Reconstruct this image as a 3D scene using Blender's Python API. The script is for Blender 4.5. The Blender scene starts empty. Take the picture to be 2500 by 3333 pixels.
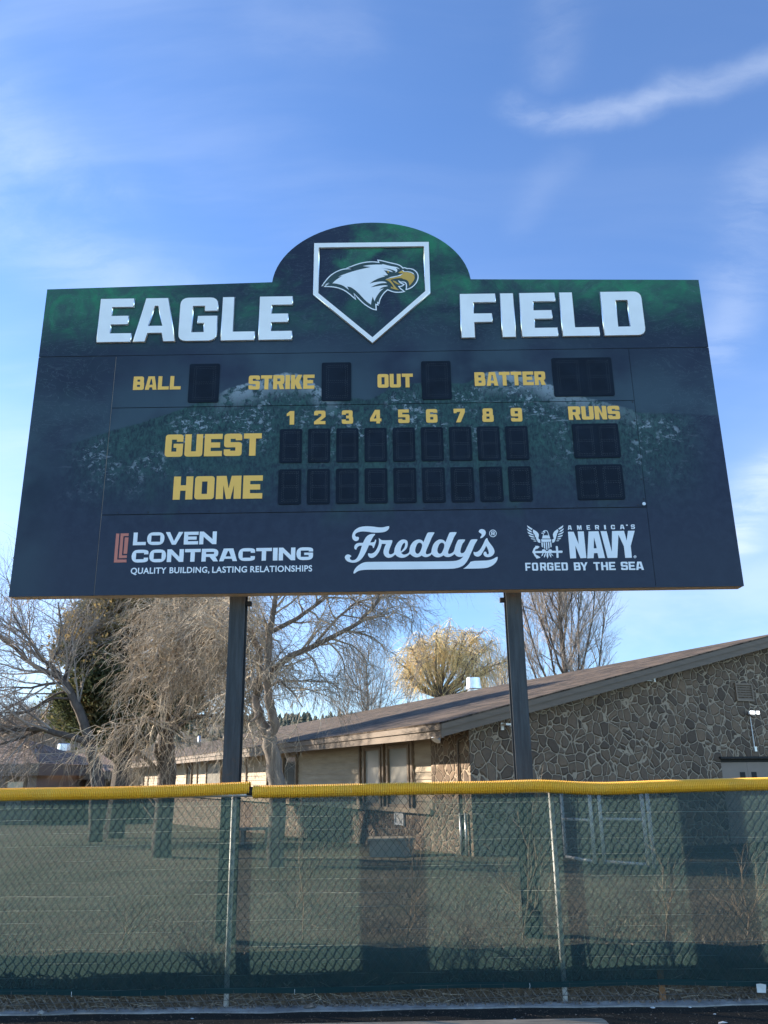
import bpy, bmesh, math, random
from mathutils import Vector, Matrix
PI = math.pi
scene = bpy.context.scene
COL = scene.collection

# ------------------------------------------------------------------ camera
FPX, CAM_H, PITCH, ROLL = 2700.0, 1.585, math.atan(.3185), math.radians(.84)
cp, sp, cr, sr = math.cos(PITCH), math.sin(PITCH), math.cos(ROLL), math.sin(ROLL)
VF = Vector((0, cp, sp)); VR = Vector((cr, sr*sp, -sr*cp)); VU = Vector((sr, -cr*sp, cr*cp))
cam_d = bpy.data.cameras.new('camera'); cam = bpy.data.objects.new('camera', cam_d); COL.objects.link(cam)
cam_d.sensor_fit = 'VERTICAL'; cam_d.sensor_height = 36; cam_d.lens = 36*FPX/3333
cam_d.clip_start = .05; cam_d.clip_end = 6000
cam.matrix_world = Matrix(((VR.x, VU.x, -VF.x, 0), (VR.y, VU.y, -VF.y, 0), (VR.z, VU.z, -VF.z, CAM_H), (0, 0, 0, 1)))
scene.camera = cam

def ray(px, py):
    return VF + VR*((px-1250)/FPX) + VU*((1666.5-py)/FPX)
def P(px, py, Y):                       # the place on the vertical plane y = Y that the photo shows at a pixel
    d = ray(px, py); t = Y/d.y
    return Vector((d.x*t, Y, CAM_H+d.z*t))

# ------------------------------------------------------------------ light
SUN_AZ, SUN_EL = math.radians(68), math.radians(20.5)      # left of the view direction, above the horizon
SUN_DIR = Vector((-math.sin(SUN_AZ)*math.cos(SUN_EL), math.cos(SUN_AZ)*math.cos(SUN_EL), math.sin(SUN_EL)))
sd = bpy.data.lights.new('sun', 'SUN'); sd.energy = 4.2; sd.angle = math.radians(.55); sd.color = (1, .87, .70)
sun = bpy.data.objects.new('sun', sd); COL.objects.link(sun)
sun.rotation_euler = (-SUN_DIR).to_track_quat('-Z', 'Y').to_euler()
scene.view_settings.view_transform = 'Standard'; scene.view_settings.look = 'None'
scene.view_settings.gamma = 1; scene.view_settings.use_curve_mapping = False
scene.view_settings.exposure = 1.85

# ------------------------------------------------------------------ node helper
class NT:
    def __init__(s, tree): s.t = tree; s.n = tree.nodes; s.l = tree.links
    def new(s, typ, ins=None, **kw):
        nd = s.n.new(typ)
        for k, v in kw.items(): setattr(nd, k, v)
        for k, v in (ins or {}).items(): s.put(nd.inputs[k], v)
        return nd
    def put(s, sock, v):
        if isinstance(v, bpy.types.NodeSocket): s.l.new(v, sock)
        else:
            if sock.type == 'RGBA' and len(v) == 3: v = (*v, 1)
            sock.default_value = v
    def m(s, op, a, b=0.0, c=0.0, clamp=False):
        nd = s.n.new('ShaderNodeMath'); nd.operation = op; nd.use_clamp = clamp
        for i, v in enumerate((a, b, c)): s.put(nd.inputs[i], v)
        return nd.outputs[0]
    def ss(s, x, a, b):                 # smooth step from a to b
        nd = s.n.new('ShaderNodeMapRange'); nd.interpolation_type = 'SMOOTHSTEP'
        s.put(nd.inputs[0], x); s.put(nd.inputs[1], a); s.put(nd.inputs[2], b)
        return nd.outputs[0]
    def mix(s, f, a, b, mode='MIX'):
        nd = s.n.new('ShaderNodeMix'); nd.data_type = 'RGBA'; nd.blend_type = mode
        s.put(nd.inputs[0], f); s.put(nd.inputs[6], a); s.put(nd.inputs[7], b)
        return nd.outputs[2]
    def noise(s, vec, scale, detail=4, rough=.55, dist=0., out=0):
        nd = s.new('ShaderNodeTexNoise', {'Scale': scale, 'Detail': detail, 'Roughness': rough, 'Distortion': dist})
        if vec is not None: s.put(nd.inputs['Vector'], vec)
        return nd.outputs[out]
    def vmap(s, vec, loc=(0, 0, 0), rot=(0, 0, 0), sc=(1, 1, 1)):
        nd = s.new('ShaderNodeMapping', {'Location': loc, 'Rotation': rot, 'Scale': sc}); s.put(nd.inputs[0], vec)
        return nd.outputs[0]

# ------------------------------------------------------------------ sky with cirrus
world = bpy.data.worlds.new('World'); scene.world = world; world.use_nodes = True
w = NT(world.node_tree); w.n.clear()
sky = w.new('ShaderNodeTexSky', sky_type='NISHITA', sun_disc=False, sun_elevation=SUN_EL, sun_rotation=-SUN_AZ,
            altitude=2100, air_density=1.0, dust_density=.6, ozone_density=1.3)
tc = w.new('ShaderNodeTexCoord'); gen = tc.outputs['Generated']
sx = w.new('ShaderNodeSeparateXYZ', {0: gen})
zz = w.m('ADD', w.m('MAXIMUM', sx.outputs[2], 0.0), .22)
cx, cy = w.m('DIVIDE', sx.outputs[0], zz), w.m('DIVIDE', sx.outputs[1], zz)   # the cloud layer seen as a flat sheet overhead
cv = w.new('ShaderNodeCombineXYZ', {0: cx, 1: cy, 2: 0.0}).outputs[0]
warp = w.noise(cv, 1.1, 3, .5, 0, 1)
cvw = w.new('ShaderNodeVectorMath', {0: cv, 1: w.new('ShaderNodeVectorMath', {0: warp, 3: .28}, operation='SCALE').outputs[0]}, operation='ADD').outputs[0]
fib = w.noise(w.vmap(cvw, rot=(0, 0, math.radians(-38)), sc=(1.0, 6.5, 1)), 1.1, 7, .55, .15)
fib2 = w.noise(w.vmap(cvw, loc=(3, 1, 0), rot=(0, 0, math.radians(25)), sc=(1.0, 5.0, 1)), 1.4, 7, .55, .15)
veil = w.noise(w.vmap(cvw, loc=(7, 2, 0)), .75, 6, .55, .3)
def skyuv(px, py):
    d = ray(px, py).normalized(); k = max(d.z, 0)+.22
    return d.x/k, d.y/k
def capsule(pts, wid):
    best = None
    for (a, b) in zip(pts, pts[1:]):
        ax, ay = skyuv(*a); bx, by = skyuv(*b); dx, dy = bx-ax, by-ay; L2 = dx*dx+dy*dy
        qx, qy = w.m('SUBTRACT', wx, ax), w.m('SUBTRACT', wy, ay)
        t = w.m('DIVIDE', w.m('ADD', w.m('MULTIPLY', qx, dx), w.m('MULTIPLY', qy, dy)), L2, clamp=True)
        ex, ey = w.m('SUBTRACT', qx, w.m('MULTIPLY', t, dx)), w.m('SUBTRACT', qy, w.m('MULTIPLY', t, dy))
        dd = w.m('SQRT', w.m('ADD', w.m('MULTIPLY', ex, ex), w.m('MULTIPLY', ey, ey)))
        best = dd if best is None else w.m('MINIMUM', best, dd)
    return w.m('POWER', w.ss(best, wid, 0.0), 1.6)
wsp = w.noise(cv, 5.0, 6, .6, 0, 1)
wv = w.new('ShaderNodeVectorMath', {0: cv, 1: w.new('ShaderNodeVectorMath', {0: w.new('ShaderNodeVectorMath', {0: wsp, 1: (.5, .5, .5)}, operation='SUBTRACT').outputs[0], 3: .075}, operation='SCALE').outputs[0]}, operation='ADD').outputs[0]
ws = w.new('ShaderNodeSeparateXYZ', {0: wv}); wx, wy = ws.outputs[0], ws.outputs[1]
wisp1 = capsule([(2640, 190), (2500, 226), (2351, 271), (2185, 294), (2080, 362), (1944, 400), (1778, 384), (1650, 330)], .040)
wisp2 = capsule([(1850, -60), (1810, 60), (1780, 200)], .07)
wisp3 = capsule([(2480, 600), (2420, 850), (2340, 1150)], .10)
wisp4 = capsule([(-60, 640), (200, 800), (420, 960), (620, 1010)], .17)
wisp5 = capsule([(-80, 330), (60, 470), (260, 640)], .13)
wisp6 = capsule([(1850, 530), (1740, 640), (1690, 720)], .05)
wisp7 = capsule([(2560, 1500), (2440, 1640), (2380, 1780)], .12)
wisp8 = capsule([(1150, 100), (980, 120), (860, 90)], .07)
wsum = w.m('MULTIPLY', wisp1, .46)
for ww, k in ((wisp2, .22), (wisp3, .35), (wisp4, .42), (wisp5, .38), (wisp6, .10), (wisp7, .75), (wisp8, .16)):
    wsum = w.m('MAXIMUM', wsum, w.m('MULTIPLY', ww, k))
wsum = w.m('MULTIPLY', wsum, w.ss(w.noise(w.vmap(wv, rot=(0, 0, .4), sc=(1, 2.2, 1)), 3.2, 8, .62, .4), .28, .66))
low = w.ss(sx.outputs[2], .50, .08)                                         # thicker towards the horizon
leftside = w.ss(sx.outputs[0], .25, -.5)
f1 = w.m('MULTIPLY', w.ss(fib, .47, .80), w.m('MULTIPLY_ADD', leftside, .14, .03))
f2 = w.m('MULTIPLY', w.ss(fib2, .52, .82), .07)
f3 = w.m('MULTIPLY', w.ss(veil, .30, .75), w.m('MULTIPLY_ADD', low, .62, w.m('MULTIPLY_ADD', leftside, .14, .03)))
cl = w.m('ADD', w.m('ADD', f1, f2), w.m('ADD', f3, w.m('MULTIPLY', wsum, .62)), clamp=True)
skyc = w.mix(1.0, sky.outputs[0], (.80, 1.0, 1.2), 'MULTIPLY')
# sky dimmed ahead; unseen brightness added behind the camera to lift the shaded board
back = w.ss(sx.outputs[1], .10, -.55)
horiz = w.ss(sx.outputs[2], .42, .06)
skyc = w.mix(1.0, skyc, w.mix(back, w.mix(horiz, (.77, .80, .87), (.66, .62, .62)), (1.25, 1.22, 1.12)), 'MULTIPLY')
cl = w.m('MULTIPLY', cl, w.m('SUBTRACT', 1.0, w.m('MULTIPLY', back, .3)))
col = w.mix(w.m('MULTIPLY', cl, .85), skyc, w.mix(back, (3.5, 3.8, 4.15), (6.5, 7.0, 7.4)))
bg = w.new('ShaderNodeBackground', {'Color': col, 'Strength': .095})
w.l.new(bg.outputs[0], w.new('ShaderNodeOutputWorld').inputs[0])

# ------------------------------------------------------------------ materials
def mat(name):
    m = bpy.data.materials.new(name); m.use_nodes = True
    t = NT(m.node_tree); b = t.n['Principled BSDF']
    return m, t, b
def bump(t, b, h, strength=.3, dist=.02):
    nd = t.new('ShaderNodeBump', {'Strength': strength, 'Distance': dist, 'Height': h})
    t.l.new(nd.outputs[0], b.inputs['Normal'])
def pos(t): return t.new('ShaderNodeNewGeometry').outputs['Position']
def objc(t): return t.new('ShaderNodeTexCoord').outputs['Object']
def simple(name, c, rough=.6, var=.25, scale=6, metal=0., bmp=0., spec=.5, sc=(1, 1, 1), c2=None):
    m, t, b = mat(name)
    v = t.vmap(objc(t), sc=sc)
    n = t.noise(v, scale, 6, .6)
    c2 = c2 or tuple(x*(1-var) for x in c); c1 = c if var == 0 else tuple(min(1, x*(1+var*.5)) for x in c)
    t.put(b.inputs['Base Color'], t.mix(t.ss(n, .3, .7), c2, c1))
    b.inputs['Roughness'].default_value = rough; b.inputs['Metallic'].default_value = metal
    b.inputs['Specular IOR Level'].default_value = spec
    if bmp: bump(t, b, t.noise(v, scale*4, 4, .6), bmp, .01)
    return m

M = {}
M['white'] = simple('white_sign_vinyl', (.86, .86, .86), .38, .06, 3)
M['white_flat'] = simple('white_printed_vinyl', (.80, .82, .85), .5, .05, 3)
M['gold'] = simple('gold_vinyl', (.92, .50, .09), .5, .06, 3)
M['red'] = simple('rust_red_vinyl', (.55, .17, .12), .5, .06, 3)
M['beak'] = simple('ochre_vinyl', (.62, .37, .07), .5, .05, 3)
M['dark_green'] = simple('dark_green_vinyl', (.022, .055, .055), .45, .1, 3)
M['display'] = simple('display_black', (.009, .016, .028), .7, .2, 5, spec=.12)
M['led'] = simple('unlit_led', (.075, .095, .115), .5, .1, 5)
M['cabinet'] = simple('tan_cabinet_steel', (.55, .46, .36), .55, .12, 3)
M['polish'] = simple('polished_letter_edge', (.82, .84, .86), .16, .05, 3, .95)
M['seam'] = simple('dark_seam_backing', (.02, .025, .035), .8, .1, 3)  # plain dark backing colour, shared by screws, rails and clips
M['galv'] = simple('galvanised_steel', (.55, .56, .57), .38, .2, 14, .75)
M['wire'] = simple('chain_link_wire', (.12, .115, .105), .5, .25, 20, .3)
M['pipe'] = simple('bright_galvanised_pipe', (.64, .64, .62), .5, .2, 12, .15)
M['silver'] = simple('silver_vent_metal', (.75, .77, .8), .3, .12, 6, .85)
M['trim'] = simple('brown_painted_trim', (.20, .145, .10), .65, .15, 3)
M['fascia'] = simple('brown_fascia_board', (.135, .098, .070), .65, .16, 2.5, sc=(1, 1, 8))
M['soffit'] = simple('soffit_board', (.23, .18, .14), .7, .12, 2)
M['door'] = simple('taupe_steel_door', (.20, .15, .12), .5, .1, 2)
M['dark'] = simple('dark_recess', (.015, .014, .013), .8, .1, 2)
M['plastic'] = simple('white_camera_plastic', (.75, .75, .74), .35, .05, 4)
M['paper'] = simple('white_paper', (.6, .6, .58), .8, .08, 20)
M['rock'] = simple('grey_rock', (.30, .28, .26), .9, .3, 20, bmp=.4)
M['rustwood'] = simple('orange_stained_wood', (.26, .125, .05), .8, .3, 20)
M['boxconc'] = simple('pale_utility_box', (.40, .35, .27), .8, .15, 5)
M['bark_grey'] = simple('grey_brown_bark', (.20, .165, .135), .9, .45, 9, bmp=.5, sc=(1, 1, .25))
M['bark_dark'] = simple('dark_bark', (.095, .075, .062), .9, .4, 9, bmp=.5, sc=(1, 1, .25))
M['twig'] = simple('pale_brown_twigs', (.40, .335, .25), .8, .6, 1.3)
M['twig_grey'] = simple('grey_twigs', (.33, .275, .23), .85, .5, 1.3)
M['twig_far'] = simple('hazy_tan_twigs', (.30, .25, .20), .9, .3, 2)
M['willow'] = simple('golden_willow_strands', (.80, .61, .28), .8, .35, 1.2)
M['birch'] = simple('white_birch_bark', (.70, .66, .6), .8, .25, 6)
M['sapling'] = simple('dry_stem', (.40, .31, .21), .8, .3, 8)
M['drygrass'] = simple('straw_grass', (.30, .26, .19), .9, .35, 30)

def m_post():
    m, t, b = mat('dark_weathered_steel')
    o = objc(t)
    st = t.noise(t.vmap(o, sc=(9, 9, .8)), 3.2, 7, .65)
    n = t.noise(o, 14, 8, .7)
    base = t.mix(t.ss(st, .35, .7), (.017, .021, .026), (.042, .049, .056))
    rust = t.m('MULTIPLY', t.ss(n, .55, .68), t.ss(t.noise(o, 2.2, 3, .5), .45, .65))
    t.put(b.inputs['Base Color'], t.mix(rust, base, (.055, .032, .022)))
    b.inputs['Roughness'].default_value = .55; b.inputs['Metallic'].default_value = .15
    bump(t, b, n, .25, .004)
    return m
M['post'] = m_post()

def m_cap():
    m, t, b = mat('yellow_corrugated_plastic')
    o = objc(t); n = t.noise(t.vmap(o, sc=(.6, 4, 4)), 5, 6, .6)
    c = t.mix(t.ss(n, .35, .75), (.84, .43, .025), (.95, .52, .04))
    c = t.mix(t.m('MULTIPLY', t.ss(t.noise(t.vmap(o, sc=(1.5, 1, 1)), 1.3, 6, .65), .45, .7), .45), c, (.66, .43, .09))
    dst = t.ss(t.noise(t.vmap(o, sc=(2, 6, 6)), 4, 6, .7), .56, .70)
    c = t.mix(t.m('MULTIPLY', dst, .35), c, (.42, .30, .10))
    sc = t.noise(t.vmap(o, sc=(14, 2, 2)), 2.5, 5, .7)
    c = t.mix(t.m('MULTIPLY', t.ss(sc, .67, .74), .35), c, (.75, .68, .5))
    t.put(b.inputs['Base Color'], c); b.inputs['Roughness'].default_value = .42
    b.inputs['Subsurface Weight'].default_value = .0
    return m
M['cap'] = m_cap()

def m_fabric(name, open_, tr):
    m, t, b = mat(name); t.n.remove(b)
    o = objc(t)
    fine = t.noise(t.vmap(o, sc=(1, 1, 1)), 260, 2, .5)
    big = t.noise(t.vmap(o, sc=(.5, 1, 2.2)), 1.6, 6, .6, .6)
    so_ = t.new('ShaderNodeSeparateXYZ', {0: o})
    wob = t.noise(t.vmap(o, sc=(.55, 1, .3)), 1.0, 4, .5)
    zz2 = t.m('ADD', so_.outputs[2], t.m('MULTIPLY', wob, .045))
    irr = t.noise(t.vmap(o, sc=(.02, 1, 3.5)), 1.0, 2, .5)
    fr_ = t.m('FRACT', t.m('MULTIPLY', t.m('ADD', zz2, t.m('MULTIPLY', irr, .16)), 10.5))
    brk = t.ss(t.noise(t.vmap(o, sc=(.8, 1, 14)), 1.6, 4, .6), .42, .62)
    creases = t.m('MULTIPLY', t.m('MULTIPLY', t.ss(t.m('ABSOLUTE', t.m('SUBTRACT', fr_, .5)), .022, .006), brk), .38)
    scr = t.noise(t.vmap(o, rot=(0, .5, 0), sc=(5, 1, 1)), 4.5, 7, .72, 1.6)
    scuff = t.m('MULTIPLY', t.ss(scr, .66, .76), .35)
    colr = t.mix(t.ss(big, .3, .7), (.026, .066, .073), (.036, .088, .091))
    colr = t.mix(scuff, colr, (.22, .25, .25)); colr = t.mix(creases, colr, (.30, .30, .26))
    tcol = t.mix(creases, t.mix(t.ss(big, .3, .7), tuple(x*.8 for x in tr), tr), (.75, .72, .6))
    d = t.new('ShaderNodeBsdfDiffuse', {'Color': colr}).outputs[0]
    tl = t.new('ShaderNodeBsdfTranslucent', {'Color': tcol}).outputs[0]
    a = t.new('ShaderNodeMixShader', {0: .55, 1: d, 2: tl}).outputs[0]
    hole = t.m('MULTIPLY_ADD', t.ss(fine, .35, .65), .14, t.m('MULTIPLY_ADD', t.ss(big, .35, .7), .08, open_-.12))
    hole = t.m('SUBTRACT', hole, t.m('MULTIPLY', creases, .4), clamp=True)
    tp = t.new('ShaderNodeBsdfTransparent', {'Color': (1, 1, 1)}).outputs[0]
    s = t.new('ShaderNodeMixShader', {0: hole, 1: a, 2: tp}).outputs[0]
    t.l.new(s, t.n['Material Output'].inputs[0])
    return m
M['screen'] = m_fabric('green_windscreen_mesh', .32, (.070, .120, .108))
M['hem'] = m_fabric('dark_green_hem', .08, (.05, .09, .10))

def m_board():
    m, t, b = mat('printed_mountain_banner')
    o = objc(t); s = t.new('ShaderNodeSeparateXYZ', {0: o}); x, z = s.outputs[0], s.outputs[2]
    ov = t.new('ShaderNodeCombineXYZ', {0: x, 1: 0.0, 2: z}).outputs[0]
    sky_px = [(40, 1475), (162, 1455), (260, 1433), (358, 1401), (461, 1374), (591, 1330), (709, 1284), (747, 1262), (800, 1247), (860, 1230),
              (930, 1211), (998, 1223), (1041, 1262), (1142, 1293), (1203, 1300), (1234, 1284), (1280, 1256), (1337, 1246), (1516, 1246),
              (1583, 1212), (1670, 1207), (1727, 1214), (1783, 1249), (1896, 1290), (2019, 1321), (2091, 1342), (2162, 1342), (2336, 1350)]
    fc = t.new('ShaderNodeFloatCurve'); cu = fc.mapping.curves[0]
    pts = []
    for q in sky_px:
        v = P(*q, 7.4); pts.append(((v.x+3.5)/7, (v.z-4)/2))
    cu.points[0].location = pts[0]; cu.points[1].location = pts[-1]
    for q in pts[1:-1]: cu.points.new(*q)
    for q in cu.points: q.handle_type = 'VECTOR'
    fc.mapping.update()
    t.put(fc.inputs['Value'], t.m('DIVIDE', t.m('ADD', x, 3.5), 7.0))
    sk = t.m('MULTIPLY_ADD', fc.outputs[0], 2.0, 4.0)
    ragged = t.m('MULTIPLY', t.m('SUBTRACT', t.noise(ov, 22, 4, .6), .5), .05)
    d = t.m('ADD', t.m('SUBTRACT', sk, z), ragged)                        # metres below the printed skyline
    inside = t.ss(d, -.005, .02)
    # printed night sky: navy with green aurora clouds at the header
    cloud = t.noise(t.vmap(ov, sc=(1, 1, 1.3)), .95, 7, .58, .9)
    wisp = t.noise(t.vmap(ov, loc=(4, 0, 2)), 2.6, 8, .65, 2.2)
    up = t.ss(z, 5.62, 6.55)
    sidel = t.ss(x, -1.5, -3.3)
    gmask = t.m('MULTIPLY', t.ss(cloud, .38, .58), t.m('MULTIPLY_ADD', up, 1.0, t.m('MULTIPLY', sidel, .05)), clamp=True)
    gmask = t.m('ADD', gmask, t.m('MULTIPLY', t.m('MULTIPLY', t.ss(z, 5.95, 6.42), t.ss(x, 0.7, 2.2)), .95), clamp=True)
    gmask = t.m('ADD', gmask, t.m('MULTIPLY', t.m('MULTIPLY', t.ss(z, 5.6, 6.3), t.ss(x, -1.2, -2.4)), .75), clamp=True)
    gcol = t.mix(t.ss(wisp, .35, .7), (.036, .092, .085), (.030, .190, .100))
    navy = t.mix(t.ss(t.noise(ov, .8, 4, .5), .35, .65), (.012, .021, .044), (.022, .034, .062))
    skyc = t.mix(gmask, navy, gcol)
    tealband = t.m('MULTIPLY', t.ss(d, -.95, -.05), t.ss(t.noise(ov, 1.4, 4, .5), .3, .6))
    skyc = t.mix(t.m('MULTIPLY', tealband, .6), skyc, (.056, .100, .125))
    # mountain side: forest, snow patches, fading downwards into navy
    f1 = t.noise(ov, 9, 8, .7, .4); f2 = t.noise(t.vmap(ov, sc=(1.4, 1, .7)), 26, 6, .7, .6)
    forest = t.mix(t.ss(f2, .32, .7), (.009, .022, .036), (.034, .092, .085))
    forest = t.mix(t.m('MULTIPLY', t.ss(f1, .5, .7), .5), forest, (.045, .135, .110))
    sn = t.noise(t.vmap(ov, loc=(1, 0, 5), sc=(1.0, 1, 1.25)), 15, 9, .74, .3)
    grp = t.ss(t.noise(t.vmap(ov, loc=(3, 0, 5)), 2.6, 5, .6), .46, .60)
    spk = t.m('MULTIPLY', t.ss(sn, .525, .585), grp)
    spk = t.m('MULTIPLY', spk, t.m('MULTIPLY', t.ss(d, 1.05, .35), t.ss(d, .03, .14)))
    capm = t.m('MULTIPLY', t.ss(d, .30, .03), t.ss(t.noise(ov, 11, 5, .7), .40, .52))
    capm = t.m('MULTIPLY', capm, t.m('MAXIMUM', t.m('MULTIPLY', t.ss(x, -1.75, -1.35), t.ss(x, -.35, -.6)), t.m('MULTIPLY', t.ss(x, 0.9, 1.1), t.ss(x, 2.9, 1.3))))
    snow = t.m('MAXIMUM', t.m('MULTIPLY', spk, .8), t.m('MULTIPLY', capm, .85), clamp=True)
    streak = t.m('MULTIPLY', t.ss(t.noise(t.vmap(ov, rot=(0, .75, 0), sc=(1, 1, 5)), 3.0, 6, .65, .5), .60, .68), t.m('MULTIPLY', t.ss(d, .05, .2), t.ss(d, .7, .3)))
    snow = t.m('MAXIMUM', snow, t.m('MULTIPLY', streak, .5))
    mount = t.mix(snow, forest, (.32, .38, .43))
    fade = t.m('MULTIPLY', t.ss(z, 3.75, 4.75), t.m('MULTIPLY', t.ss(x, -3.35, -2.5), t.ss(x, 3.25, 2.6)))
    low_c = t.mix(t.ss(f1, .35, .7), (.016, .025, .052), (.027, .040, .072))
    greenlow = t.m('MULTIPLY', t.m('MULTIPLY', t.ss(t.noise(t.vmap(ov, loc=(9, 0, 1)), 1.3, 5, .6, .5), .48, .62), t.ss(z, 3.7, 4.2)), .6)
    low_c = t.mix(t.m('MULTIPLY', greenlow, t.m('MULTIPLY', t.ss(x, -2.8, -1.8), t.ss(x, 2.6, 1.6))), low_c, (.038, .105, .085))
    mount = t.mix(t.m('MULTIPLY_ADD', fade, .92, .0), low_c, mount)
    c = t.mix(t.m('MULTIPLY', inside, t.ss(x, -3.38, -2.9)), skyc, mount)
    # thin pale scratch-like wisps of the print
    sc1 = t.noise(t.vmap(ov, loc=(2, 0, 3), rot=(0, .6, 0), sc=(1, 1, 2.6)), 1.7, 6, .6, 4.0)
    line = t.ss(t.m('ABSOLUTE', t.m('SUBTRACT', sc1, .5)), .010, .0)
    sidem = t.m('MAXIMUM', t.ss(x, 2.3, 3.0), t.m('MAXIMUM', t.ss(x, -2.4, -2.9), t.ss(z, 5.5, 5.9)))
    c = t.mix(t.m('MULTIPLY', t.m('MULTIPLY', line, sidem), t.m('MULTIPLY', t.ss(z, 4.3, 5.0), .20)), c, (.22, .29, .32))
    bl = t.ss(z, 4.3, 3.3)                                                 # greyer towards the bottom edge: glare painted into the print colour
    c = t.mix(t.m('MULTIPLY', bl, .6), c, (.033, .045, .069))
    t.put(b.inputs['Base Color'], c)
    b.inputs['Roughness'].default_value = .55; b.inputs['Specular IOR Level'].default_value = .22
    bump(t, b, t.noise(ov, 3.5, 3, .5), .05, .01)
    return m
M['board'] = m_board()

def m_stone():
    m, t, b = mat('rubble_stone_masonry')
    o = pos(t)
    wn = t.noise(o, 2.0, 3, .5, 0, 1)
    v = t.new('ShaderNodeVectorMath', {0: o, 1: t.new('ShaderNodeVectorMath', {0: wn, 3: .30}, operation='SCALE').outputs[0]}, operation='ADD').outputs[0]
    e = t.new('ShaderNodeTexVoronoi', {'Vector': v, 'Scale': 4.6, 'Randomness': .92}, feature='DISTANCE_TO_EDGE').outputs['Distance']
    f = t.new('ShaderNodeTexVoronoi', {'Vector': v, 'Scale': 4.6, 'Randomness': .92})
    rc = t.new('ShaderNodeSeparateColor', {0: f.outputs['Color']})
    fine = t.noise(o, 13, 8, .65)
    ed = t.m('ADD', e, t.m('MULTIPLY', t.m('SUBTRACT', t.noise(o, 9, 3, .6), .5), .035))
    stone = t.mix(rc.outputs[0], (.075, .049, .033), (.175, .118, .078))
    stone = t.mix(t.m('MULTIPLY', t.ss(rc.outputs[1], .55, .9), .5), stone, (.24, .155, .095))
    stone = t.mix(t.m('MULTIPLY', t.ss(fine, .35, .75), .45), stone, (.09, .066, .048))
    mort = t.mix(t.ss(fine, .3, .7), (.26, .20, .14), (.36, .28, .20))
    k = t.ss(ed, .034, .062)
    t.put(b.inputs['Base Color'], t.mix(k, mort, stone))
    b.inputs['Roughness'].default_value = .85
    bump(t, b, t.m('ADD', t.m('MULTIPLY', t.ss(ed, .02, .16), 1.0), t.m('MULTIPLY', fine, .35)), .9, .05)
    return m
M['stone'] = m_stone()

def m_siding():
    m, t, b = mat('tan_lap_siding')
    o = pos(t); n = t.noise(t.vmap(o, sc=(.35, .35, 3)), 3, 6, .6); g = t.noise(t.vmap(o, sc=(1, 1, 10)), 12, 4, .6)
    c = t.mix(t.ss(n, .3, .7), (.26, .20, .135), (.35, .275, .19))
    c = t.mix(t.m('MULTIPLY', t.ss(g, .55, .75), .25), c, (.30, .24, .17))
    t.put(b.inputs['Base Color'], c); b.inputs['Roughness'].default_value = .7
    return m
M['siding'] = m_siding()

def m_shingle(name, c1, c2, along, lift=(.0, .0)):
    m, t, b = mat(name)
    o = pos(t)
    # along: unit direction of the eave; courses step in height
    s = t.new('ShaderNodeSeparateXYZ', {0: o})
    u = t.m('ADD', t.m('MULTIPLY', s.outputs[0], along[0]), t.m('MULTIPLY', s.outputs[1], along[1]))
    q = t.m('ADD', t.m('MULTIPLY', s.outputs[0], along[1]), t.m('MULTIPLY', s.outputs[1], -along[0]))
    v = t.new('ShaderNodeCombineXYZ', {0: u, 1: q, 2: 0.0}).outputs[0]
    br = t.new('ShaderNodeTexBrick', {'Vector': v, 'Color1': c1, 'Color2': c2, 'Mortar': tuple(x*.35 for x in c1), 'Scale': 1.0,
               'Mortar Size': .010, 'Mortar Smooth': .4, 'Bias': -.1, 'Brick Width': .33, 'Row Height': .145})
    n = t.noise(t.vmap(v, sc=(.45, 1.1, 1)), 1.9, 9, .75); n2 = t.noise(v, 40, 3, .6)
    c = t.mix(t.m('MULTIPLY', t.ss(n, .42, .58), .8), br.outputs[0], tuple(x*1.9 for x in c2))  # broad streaks paint in the blended shadows of the shingle courses
    c = t.mix(t.m('MULTIPLY', n2, .4), c, tuple(x*.45 for x in c1))
    t.put(b.inputs['Base Color'], c); b.inputs['Roughness'].default_value = .92; b.inputs['Specular IOR Level'].default_value = .25
    saw = t.m('FRACT', t.m('DIVIDE', q, .145))
    bump(t, b, t.m('ADD', t.m('MULTIPLY', saw, -1.0), t.m('MULTIPLY', br.outputs[1], -.4)), .6, .03)
    return m

def m_glass(name, c, rough=.06):
    m, t, b = mat(name)
    n = t.noise(pos(t), 1.1, 3, .5)
    t.put(b.inputs['Base Color'], t.mix(n, c, tuple(x*.6 for x in c)))
    b.inputs['Roughness'].default_value = rough; b.inputs['Specular IOR Level'].default_value = .8
    return m
M['glass'] = m_glass('dark_window_glass', (.10, .11, .11)); M['blind'] = m_glass('pale_blind_behind_glass', (.36, .345, .31), .10)

def m_lamp():
    m, t, b = mat('lit_floodlight_lens')
    b.inputs['Base Color'].default_value = (.9, .9, .9, 1)
    b.inputs['Emission Color'].default_value = (1, .97, .92, 1); b.inputs['Emission Strength'].default_value = 1.6
    return m
M['lamp'] = m_lamp()

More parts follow.
